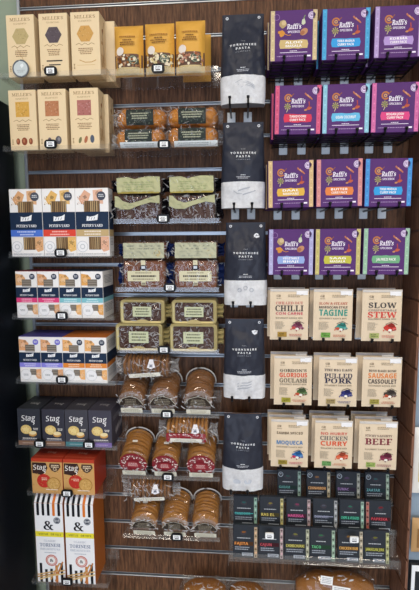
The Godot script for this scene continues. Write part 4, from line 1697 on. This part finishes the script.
func build_rack():
	var t := thing("spice_rack", "clear acrylic three-tier rack holding rows of dark spice packs", "rack", mm(157, 700, 0))
	for k in 3:
		var y := 27.0 + 51.0 * k
		var z1 := 122.0 - 35.0 * k
		part(t, "tier_floor", box_mesh(mm(-190, y - 3, z1 - 32), mm(190, y, z1 + 8), 0.0006), M.acrylic)
		part(t, "tier_lip", box_mesh(mm(-190, y, z1 + 4), mm(190, y + 16, z1 + 7), 0.0006), M.acrylic)
		part(t, "tier_riser", box_mesh(mm(-190, y, z1 - 32), mm(190, y + 48, z1 - 30), 0.0006), M.acrylic)
	part(t, "base_plate", box_mesh(mm(-190, 8, 2), mm(190, 11, 110), 0.0008), M.acrylic)
	for s in [-1, 1]:
		var st := tool()
		for b in [[11, 130, 44], [44, 95, 95], [95, 60, 150]]:
			cbox(st, mm(s * 191.5 - 1.5, b[0], 2), mm(s * 191.5 + 1.5, b[2], b[1]), 0.0005)
		part(t, "side_cheek", done(st), M.acrylic)

# ------------------------------------------------------------------ buns on the shelf below
func build_bun(cx: float, y: float, zc: float, a: float, b: float, h: float, label: String):
	var t := thing("wrapped_bun", label, "bun", mm(cx, y, zc), "film-wrapped buns below the shelves")
	var o := part(t, "bun", sleeve(a * 2 * MM, h * MM, b * MM, 2.3, 0.05, 0.5, int(cx + 700), false, 26, 18, 0.3), M.bun)
	o.position.y = (h + 2) * MM
	o = part(t, "film", sleeve((a * 2 + 20) * MM, (h + 2.5) * MM, (b + 3) * MM, 2.6, 0.14, 0.4, int(cx + 800), true, 22, 20, 0.16), M.film)
	o.position.y = (h + 2.5) * MM
	var fo := add_glint_folds(t, Vector3(-a + 6, -b * 0.7, -3), Vector3(a - 6, -b * 0.1, 2), 14, int(cx + 900))
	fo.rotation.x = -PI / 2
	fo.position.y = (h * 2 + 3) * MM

# ------------------------------------------------------------------ all of it
func _ready():
	make_materials()
	set_view()
	ceiling_panel(-0.6, 1.55, "square light panel in the ceiling, nearer the cabinet", 1.35)
	ceiling_panel(0.7, 1.55, "square light panel in the ceiling, farther from the cabinet", 1.35)
	ceiling_panel(0.05, 2.3, "square light panel in the ceiling by the shop window", 1.2)
	build_setting()
	build_cabinet()

	# shelves
	var left_names := ["cream hexagon cracker boxes", "cream square cracker boxes", "large crispbread boxes", "pink and blue crispbread boxes", "violet and orange crispbread boxes", "dark biscuit boxes", "red oatcake boxes", "striped breadstick boxes"]
	var left_y := [1813, 1658.5, 1423.5, 1282, 1129, 972.5, 851.5, 619]
	for k in 8:
		build_shelf((-544 if k == 5 else -534) if k < 6 else -522, -296 if k < 6 else -330, left_y[k], "clear acrylic shelf carrying the " + left_names[k])
	var mid_names := ["orange snack bags", "brown film-wrapped loaves", "green-labelled dark cakes", "cakes in dark blue film", "cakes in gold trays", "dark biscuit rolls below the gold trays", "biscuit rolls with red dotted labels", "lowest row of biscuit rolls"]
	var mid_y := [1812, 1659, 1498, 1347, 1207, 1057, 904, 753.5]
	for k in 8:
		build_shelf(-290, -56, mid_y[k], "clear acrylic shelf carrying the " + mid_names[k], false)

	# cream cracker boxes
	build_cream_box(-484, 1813, 95, 62, "bda976", true, 0, "cream cracker box with olive hexagon behind the round tag", "ELEMENTS")
	build_cream_box(-411, 1813, 95, 63, "5a5055", true, 1, "cream cracker box with charcoal grey hexagon", "CHARCOAL")
	build_cream_box(-341, 1813, 95, 63, "cf9f58", true, 2, "cream cracker box with golden hexagon, next to the orange bags", "ELEMENTS")
	build_cream_box(-321, 1813, 50, 63, "d09a4c", true, 2, "cream cracker box half hidden behind the golden hexagon box", "ELEMENTS", true)
	build_cream_box(-488, 1658.5, 95, 62, "d8a850", false, 3, "cream cracker box with golden square above three brown nuts", "HARVEST")
	build_cream_box(-421, 1658.5, 95, 63, "bb7e58", false, 4, "cream cracker box with copper square above dark figs", "HARVEST")
	build_cream_box(-349, 1658.5, 95, 64, "b07068", false, 5, "cream cracker box with rose square above seeds", "HARVEST")
	build_cream_box(-340, 1658.5, 50, 63, "b96a5e", false, 5, "cream cracker box half hidden behind the rose square box", "HARVEST", true)

	# crispbread
	build_crispbread(-492, 1423.5, 95, 75.5, 150, 34, "4f74cc", "dba878", "4a4f5a", "e6e4e0", "large white crispbread box with blue stripe", false)
	build_crispbread(-415.5, 1423.5, 95, 75.5, 150, 34, "dc4a38", "e2b56a", "4a4f5a", "e6e4e0", "large white crispbread box with red stripe", false)
	build_crispbread(-339.5, 1423.5, 95, 75.5, 150, 34, "c2a878", "dfae90", "4a4f5a", "e6e4e0", "large white crispbread box with tan stripe", false, true)
	var pink := "e0487e"
	var aqua := "84c2cc"
	build_crispbread(-500, 1282, 95, 50.5, 107.5, 80, pink, "dfae7c", "3b4456", "7a2334", "small crispbread box with pink stripe at the dark cabinet end", true)
	build_crispbread(-448.5, 1282, 95, 50.5, 107.5, 80, pink, "d9a070", "3b4456", "7a2334", "small crispbread box with pink stripe beside the pale blue ones", true)
	build_crispbread(-397, 1282, 95, 50.5, 107.5, 80, aqua, "e4b070", "3b4456", "2a3a55", "small crispbread box with pale blue stripe beside the pink ones", true)
	build_crispbread(-345.5, 1282, 95, 50.5, 107.5, 80, aqua, "e2a860", "3b4456", "2a3a55", "small crispbread box with pale blue stripe, rightmost of its shelf", true, true)
	build_crispbread(-500, 1129, 95, 52, 108, 80, "8c88dc", "e3a97a", "7a76d0", "4a4690", "small crispbread box with violet stripe at the dark cabinet end", true)
	build_crispbread(-447.5, 1129, 95, 52, 108, 80, "8c88dc", "e3a97a", "7a76d0", "4a4690", "small crispbread box with violet stripe beside the orange ones", true)
	build_crispbread(-395, 1129, 95, 52, 108, 80, "e08a3c", "e9b070", "3b4456", "c0702c", "small crispbread box with orange stripe beside the violet ones", true)
	build_crispbread(-342.5, 1129, 95, 52, 108, 80, "e08a3c", "e9b070", "3b4456", "c0702c", "small crispbread box with orange stripe, rightmost of its shelf", true, true)

	# dark, red and striped boxes
	build_dark_box(-511.5, 972.5, 96, "8a6a55", "34373f", "dark biscuit box with brown base strip at the cabinet end")
	build_dark_box(-451.5, 972.5, 96, "8a6a55", "383842", "dark biscuit box with brown base strip beside the teal-strip one")
	build_dark_box(-395, 972.5, 96, "4c7f86", "44444c", "dark biscuit box with teal base strip")
	build_dark_box(-338, 972.5, 96, "7d68a4", "44434f", "dark biscuit box with purple base strip", true)
	build_red_box(-472.5, 851.5, 96, "tan oatcake box with red top, nearer the dark cabinet")
	build_red_box(-394, 851.5, 96, "tan oatcake box with red top, beside the biscuit rolls")
	build_breadsticks(-473.5, 619, 96, "striped white breadstick box with yellow band, nearer the dark cabinet")
	build_breadsticks(-398, 619, 96, "striped white breadstick box with brown side showing")

	# orange bags
	build_orange_bag(-251, 1812, 92, 105, "9a6a40", "orange snack bag next to the cream cracker boxes", 3)
	build_orange_bag(-183.5, 1812, 92, 107, "e0cfa0", "orange snack bag in the middle of its shelf, pale pieces inside", 9)
	build_orange_bag(-117, 1812, 92, 110, "b07a60", "orange snack bag next to the top pasta pouch", 15)
	build_orange_bag(-108, 1812, 50, 100, "b07a60", "orange snack bag behind the one next to the pasta pouch", 22, true)

	# loaves and cakes
	build_stollen(-231, 1659, 96, "brown film-wrapped loaf with dark label, lower left of four", false, 6)
	build_stollen(-114, 1659, 96, "brown film-wrapped loaf with dark label, lower right of four", false, 8)
	build_stollen(-228, 1703.5, 92, "brown film-wrapped loaf with dark label, upper left of four", true, 0)
	build_stollen(-114, 1703.5, 92, "brown film-wrapped loaf with dark label, upper right of four", true, 0)
	build_cake(-236, 1498, 97, 0, false, "dark cake with wavy green label, lower left of its shelf")
	build_cake(-115, 1498, 97, 0, false, "dark cake with wavy green label, lower right of its shelf")
	build_cake(-232, 1559.5, 97, 0, true, "cake with full pale green label, upper left of its shelf")
	build_cake(-115, 1559.5, 97, 0, true, "cake with full pale green label, upper right of its shelf")
	build_cake(-226, 1347, 97, 1, false, "brown loaf cake with cream cross label, lower left of its shelf")
	build_cake(-109, 1347, 97, 1, false, "brown loaf cake with cream cross label, lower right of its shelf")
	build_cake(-224, 1416.5, 97, 1, true, "cake in blue film with broad cream label, upper left of its shelf")
	build_cake(-108, 1416.5, 97, 1, true, "cake in blue film with broad cream label, upper right of its shelf")
	build_cake(-240, 1207, 97, 2, false, "dark fruit cake in gold tray, lower left of four")
	build_cake(-115, 1207, 97, 2, false, "dark fruit cake in gold tray, lower right of four")
	build_cake(-231, 1270.5, 97, 2, true, "dark fruit cake in gold tray, upper left of four")
	build_cake(-113, 1270.5, 97, 2, true, "dark fruit cake in gold tray, upper right of four")

	# biscuit rolls
	build_roll(-261, 1057, 50, 31, 8, 9.5, false, true, 0, "roll of dark biscuits with white label, left of the row below the gold trays")
	build_roll(-187, 1057, 50, 33, 8, 9.5, false, true, 0, "roll of dark biscuits with white label, in the middle below the gold trays")
	build_roll(-105, 1057, 50, 34, 8, 9.5, false, true, 0, "roll of dark biscuits with white label beside the fourth pasta pouch")
	build_roll(-226, 1142, 74, 27, 12, 8.6, true, true, 2, "roll of dark biscuits lying across two others below the gold trays")
	build_roll(-259, 904, 50, 34, 8, 9.5, false, false, 1, "golden biscuit roll with red dotted label, left of three")
	build_roll(-184, 904, 50, 32, 8, 9.5, false, false, 1, "golden biscuit roll with red dotted label, middle of three")
	build_roll(-100, 904, 50, 34, 8, 9.5, false, false, 1, "golden biscuit roll with red dotted label beside the lowest pasta pouch")
	build_roll(-132, 989, 74, 28, 11, 8.6, true, false, 2, "golden biscuit roll lying on top of the red dotted rolls")
	build_roll(-238, 753.5, 50, 32, 8, 9.5, false, false, 0, "golden biscuit roll in the lowest row, left of three", 0.0, true)
	build_roll(-164, 753.5, 50, 32, 8, 9.5, false, false, 0, "golden biscuit roll in the lowest row, middle of three")
	build_roll(-91, 753.5, 50, 32, 8, 9.5, false, false, 0, "golden biscuit roll in the lowest row, right of three")
	build_roll(-222, 840, 74, 27, 11, 8.6, true, true, 2, "dark biscuit roll lying on top of the lowest row")

	# pasta pouches
	var order := ["top", "second", "third", "fourth", "lowest"]
	var py := [1742, 1526, 1315, 1102, 882]
	var px := [-5, -4, 2, 0, -3]
	for k in 5:
		build_pouch(px[k], py[k], 112, k + 1, 0.305, "charcoal pasta pouch with pale lower part, %s of five" % order[k], k == 2 or k == 3, k)
		hook_pair(px[k] - 8 + (8 if k == 1 else 0), py[k], 118, order[k] + " pasta pouch", 19, 8.0)

	# purple spice kits
	var kits := [
		[97, 1817, "d9c48e", "d3b876", "ALOO", "MASALA", "cream-banner box, top row", true, 0.0], [200, 1816, "3fa8da", "2f9fe0", "TIKKA MASALA", "CURRY PACK", "blue-banner box, top row", false, 0.0], [302.5, 1816.5, "b9a0d2", "b394d0", "KORMA", "CURRY PACK", "lilac-banner box, top row", false, 0.0],
		[107, 1673, "dc5378", "d9324c", "TANDOORI", "CURRY PACK", "red-banner box, second row", false, -0.012], [204, 1672.5, "8ecfe0", "62bde4", "GOAN COCONUT", "", "sky-banner box, second row", false, 0.0], [301.5, 1672.5, "dc6aa4", "e0447f", "ROGAN JOSH", "CURRY PACK", "pink-banner box, second row", false, 0.0],
		[96, 1524.5, "e0bf80", "e4b440", "DAAL", "MAKHANI", "yellow-banner box, third row", false, 0.012], [195.5, 1525.5, "dd9088", "e8823c", "BUTTER", "CURRY PACK", "orange-banner box, third row", false, 0.012], [293.5, 1524.5, "3f94dc", "2f9fe0", "TIKKA MASALA", "CURRY PACK", "blue-banner box, third row", false, 0.0],
		[98, 1383, "b4b4de", "93aee2", "VEGETABLE", "BHAJI", "pale-blue-banner box, fourth row", true, 0.0], [195.5, 1383, "cfc26e", "c8c43c", "SAAG", "MASALA", "lime-banner box, fourth row", false, 0.0], [294.5, 1383.5, "9ccaa4", "6fb07e", "JALFREZI PACK", "", "green-banner box, fourth row", false, 0.0]]
	for i in kits.size():
		var k: Array = kits[i]
		build_kit(k[0], k[1], 119, k[2], k[3], k[4], k[5], "purple spice kit, " + k[6], false, k[7], k[8])
		if i < 7:
			build_kit(k[0] - 4, k[1], 72, k[2], k[3], "", "", "purple spice kit behind the " + k[6], true)
		hook_pair(k[0] + (2 if i != 2 else 0), k[1], 121, k[6], 21.0, 7.0)
		if i < 6:
			build_tray(k[0], k[1], "black wire tray under the " + k[6])

	# recipe sachets
	var dark_ink := "4a4240"
	var rs := [
		[97, 1240, "7a3a52", "c0504a", "a8863c", "CHILLI", [["CHILLED OUT", 79, 5.5, "c46a62", 1, 58], ["CHILLI", 64, 12.5, "3a3236", 1, 60], ["CON CARNE", 56, 5.6, "c8606a", 0, 58]]],
		[190.5, 1239.5, "3c8f84", "c4573e", "6fa24a", "TAGINE", [["SLOW & STEAMY", 79, 5.2, "b8604a", 1, 60], ["MOROCCAN STYLE", 71, 4.8, "4a3a3a", 0, 60], ["TAGINE", 55, 13.5, "2f9484", 0, 60]]],
		[293.5, 1239, "c43a30", "d0453a", "a8b06a", "STEW", [["SLOW", 73, 11.5, "3c3a3c", 1, 58], ["COMFORTABLE", 66, 4.2, "9a8a80", 0, 58], ["STEW", 52, 12.5, "d2463c", 1, 60]]],
		[107.5, 1092, "4c6a3a", "c4583c", "a8a03c", "GOULASH", [["GORDON'S", 77, 6.0, "4a4038", 1, 58], ["GLORIOUS", 65, 9.5, "d8543a", 0, 60], ["GOULASH", 53, 9.0, "5a5244", 1, 60]]],
		[205, 1091, "2c2f6a", "4a4a86", "b09a6a", "PORK", [["THE BIG EASY", 81, 5.0, "4a4448", 1, 60], ["PULLED", 66, 9.5, "3a3850", 1, 60], ["PORK", 54, 11.0, "262444", 1, 58]]],
		[299, 1092, "4a4038", "c0563a", "a89c4c", "SAUSAGE", [["BISH BASH BOSH", 80, 4.6, "5a4c42", 1, 58], ["SAUSAGE", 66, 11.0, "e0884a", 0, 60], ["CASSOULET", 54, 9.5, "4c4440", 0, 60]]],
		[102, 946.5, "2f6aa8", "c03a5a", "a08c3c", "MOQUECA", [["SAMBA SPICED", 79, 5.5, "6a5a44", 0, 58], ["MOQUECA", 55, 9.0, "2f7ab4", 0, 58]]],
		[199.5, 946.5, "d05a3c", "d8704a", "6a9a5a", "CURRY", [["NO HURRY", 80, 6.0, "d26a5a", 0, 58], ["CHICKEN", 68, 9.0, "6a6662", 1, 60], ["CURRY", 55, 10.5, "dc5a3a", 0, 58]]],
		[296, 947, "7a2c44", "8a3a50", "9ab060", "BEEF", [["STICKY NAUGHTY", 78, 4.6, "6a4c4c", 1, 58], ["BEEF", 60, 14.0, "7c2438", 1, 58]]]]
	for i in rs.size():
		var k: Array = rs[i]
		var nm: String = k[5]
		var lines: Array = k[6].duplicate()
		lines.append(["GOURMET SAUCE MIX", 47.5, 3.0, "8a7c68", 0, 58])
		var what: String = "cream recipe sachet lettered " + nm
		build_sachet(k[0], k[1], 112, lines, k[2], k[3], k[4], what)
		hook_pair(k[0] + 1, k[1], 114, "sachet lettered " + nm, 21.0, 3.5)
		if i < 3:
			build_sachet(k[0] - 4, k[1], 78, [], k[2], k[3], k[4], "recipe sachet hidden behind the one lettered " + nm, true)
		elif i < 6:
			build_sachet(k[0] - 6, k[1], 74, [], k[2], k[3], k[4], "recipe sachet showing behind the one lettered " + nm, true)
		else:
			build_sachet(k[0] - 3, k[1], 84, [], k[2], k[3], k[4], "recipe sachet second behind the one lettered " + nm, true)
			build_sachet(k[0] - 5, k[1], 54, [], k[2], k[3], k[4], "recipe sachet third behind the one lettered " + nm, true)

	# spice packs
	build_rack()
	var t1 := [[110, "4c8a84", "GARAM", "7fa89a", "dark teal band"], [180, "e0a060", "CINNAMON", "c9b48a", "light orange band"], [250, "8a6aa0", "SUMAC", "a8a89a", "purple band"], [318, "5a9aa0", "ZAATAR", "9ab8a0", "pale teal band"]]
	for k in t1:
		build_spice(k[0], 829.5, 50, k[1], k[2], k[3], "dark spice pack with %s, back tier of the rack" % k[4], true)
	var t2 := [[4, "3f9a98", "TANDOOR", "8ac0a8", "teal band"], [66, "d8c05a", "RAS EL", "d8c46a", "yellow band"], [129, "d8548e", "HARISSA", "c49aa0", "pink band"], [191, "8a8ea4", "DUKKAH", "b0b2b8", "grey band"], [252, "4ac09a", "CHIPS & VEGGIES", "9ac8b0", "sea-green band"], [312, "c43a44", "PAPRIKA", "b84a40", "red band"]]
	for i in 6:
		var k: Array = t2[i]
		build_spice(k[0], 778.5, 85, k[1], k[2], k[3], "dark spice pack with %s, middle tier of the rack" % k[4], false, i == 5, i == 0 or i == 3)
	var t3 := [[4, "e08a3c", "FAJITA", "d8a878", "orange band next to the pasta pouch"], [63, "b8404c", "CAJUN", "c8a0a4", "dark red band"], [122, "c8c05a", "CHIMICHURRI", "c0c09a", "mustard band"], [180, "5ab87a", "TACO", "9ac0a0", "bright green band"], [242, "e0a44a", "CHICKEN RUB", "d0bc9a", "amber band"], [300, "b8b84a", "JAMAICAN JERK", "c0c070", "olive band"]]
	for k in t3:
		build_spice(k[0], 727.5, 121, k[1], k[2], k[3], "dark spice pack with %s, front tier of the rack" % k[4], false)

	# buns on a shelf below the frame
	build_shelf(-160, 360, 551, "clear acrylic shelf at the foot of the picture carrying wrapped buns", false)
	build_bun(-97, 551, 60, 52, 34, 29, "wrapped brown bun at the foot of the slatted wall, leftmost of three")
	build_bun(8, 551, 60, 42, 34, 27, "smaller wrapped brown bun in the middle below the spice rack")
	build_bun(220, 551, 60, 92, 36, 50, "large wrapped brown loaf under the spice rack")
	for a in [[193, 668, 14, "white card above the large wrapped loaf, upper of two"], [228, 640, 21, "white card on the large wrapped loaf, lower of two"]]:
		var c := thing("paper_card", a[3], "card", mm(a[0], a[1], 100 if a[2] == 21 else 104), "paper cards on the large loaf", Vector3(-0.3, 0, -0.1))
		part(c, "paper", box_mesh(mm(-a[2], -9, -0.4), mm(a[2], 9, 0.4), 0.0002), M.card)
		var p := Print.new(self)
		p.lay += 0.0004
		p.words(-a[2] + 2, 7, a[2] * 2 - 4, 3.4, 4, Color("a3a7ad"), 5)
		printed(c, "small_print", p)

	# price tags on the shelf edges
	for a in [[-416, 1820, "under the charcoal hexagon box"], [-423, 1668, "under the copper square box"], [-183, 1817, "under the orange snack bags"], [-173, 1662, "between the brown loaves"], [-411, 1432, "under the large red-stripe crispbread box"], [-415, 1289, "under the pale blue crispbread boxes"], [-421, 1139, "between violet and orange crispbread boxes"], [-482, 982, "under the dark boxes with brown strips"], [-363, 983, "between the teal and purple dark boxes"], [-421, 860, "between the two oatcake boxes"], [-431, 630, "between the two breadstick boxes"],
		[-178, 1505, "between the green-labelled cakes"], [-165, 1354, "between the brown loaf cakes"], [-181, 1213, "between the gold tray cakes"], [-177, 1062, "under the dark biscuit rolls"], [-177, 910, "under the red dotted biscuit rolls"], [-158, 761, "under the lowest biscuit rolls"]]:
		build_tag(a[0], a[1], "black price tag with white card " + a[2])
	build_tag(58, 792, "small white price tag on the rack beside the pasta pouch", true, 129)
	build_tag(246, 792, "small white price tag on the rack above the amber band pack", true, 129)
	var rt := thing("round_tag", "round grey-rimmed clear tag in front of the olive hexagon box", "tag", mm(-482, 1827, 103.6))
	var st := tool(false)
	var loop := []
	for k in 25:
		loop.append(mm(17 * cos(TAU * k / 24), 17 * sin(TAU * k / 24), 1.5))
	tube(st, loop, 0.0018, 6, false)
	part(rt, "rim", done(st), mat(Color("6c7074"), 0.3))
	st = tool()
	var flat_loop := []
	for k in 24:
		flat_loop.append(Vector2(17 * cos(TAU * k / 24), 17 * sin(TAU * k / 24)))
	prism(st, flat_loop, 0.6, 2.0)
	part(rt, "disc", done(st), mat(Color("c9d2d2"), 0.25))
	var rp := Print.new(self)
	rp.lay += 0.002
	rp.blob(3, 6, 5, Color("e6ecec"), 3, 0.4)
	rp.words(-9, -2, 18, 3.4, 2, Color("a9b2b2"), 4)
	printed(rt, "disc_print", rp)
	build_neighbours()
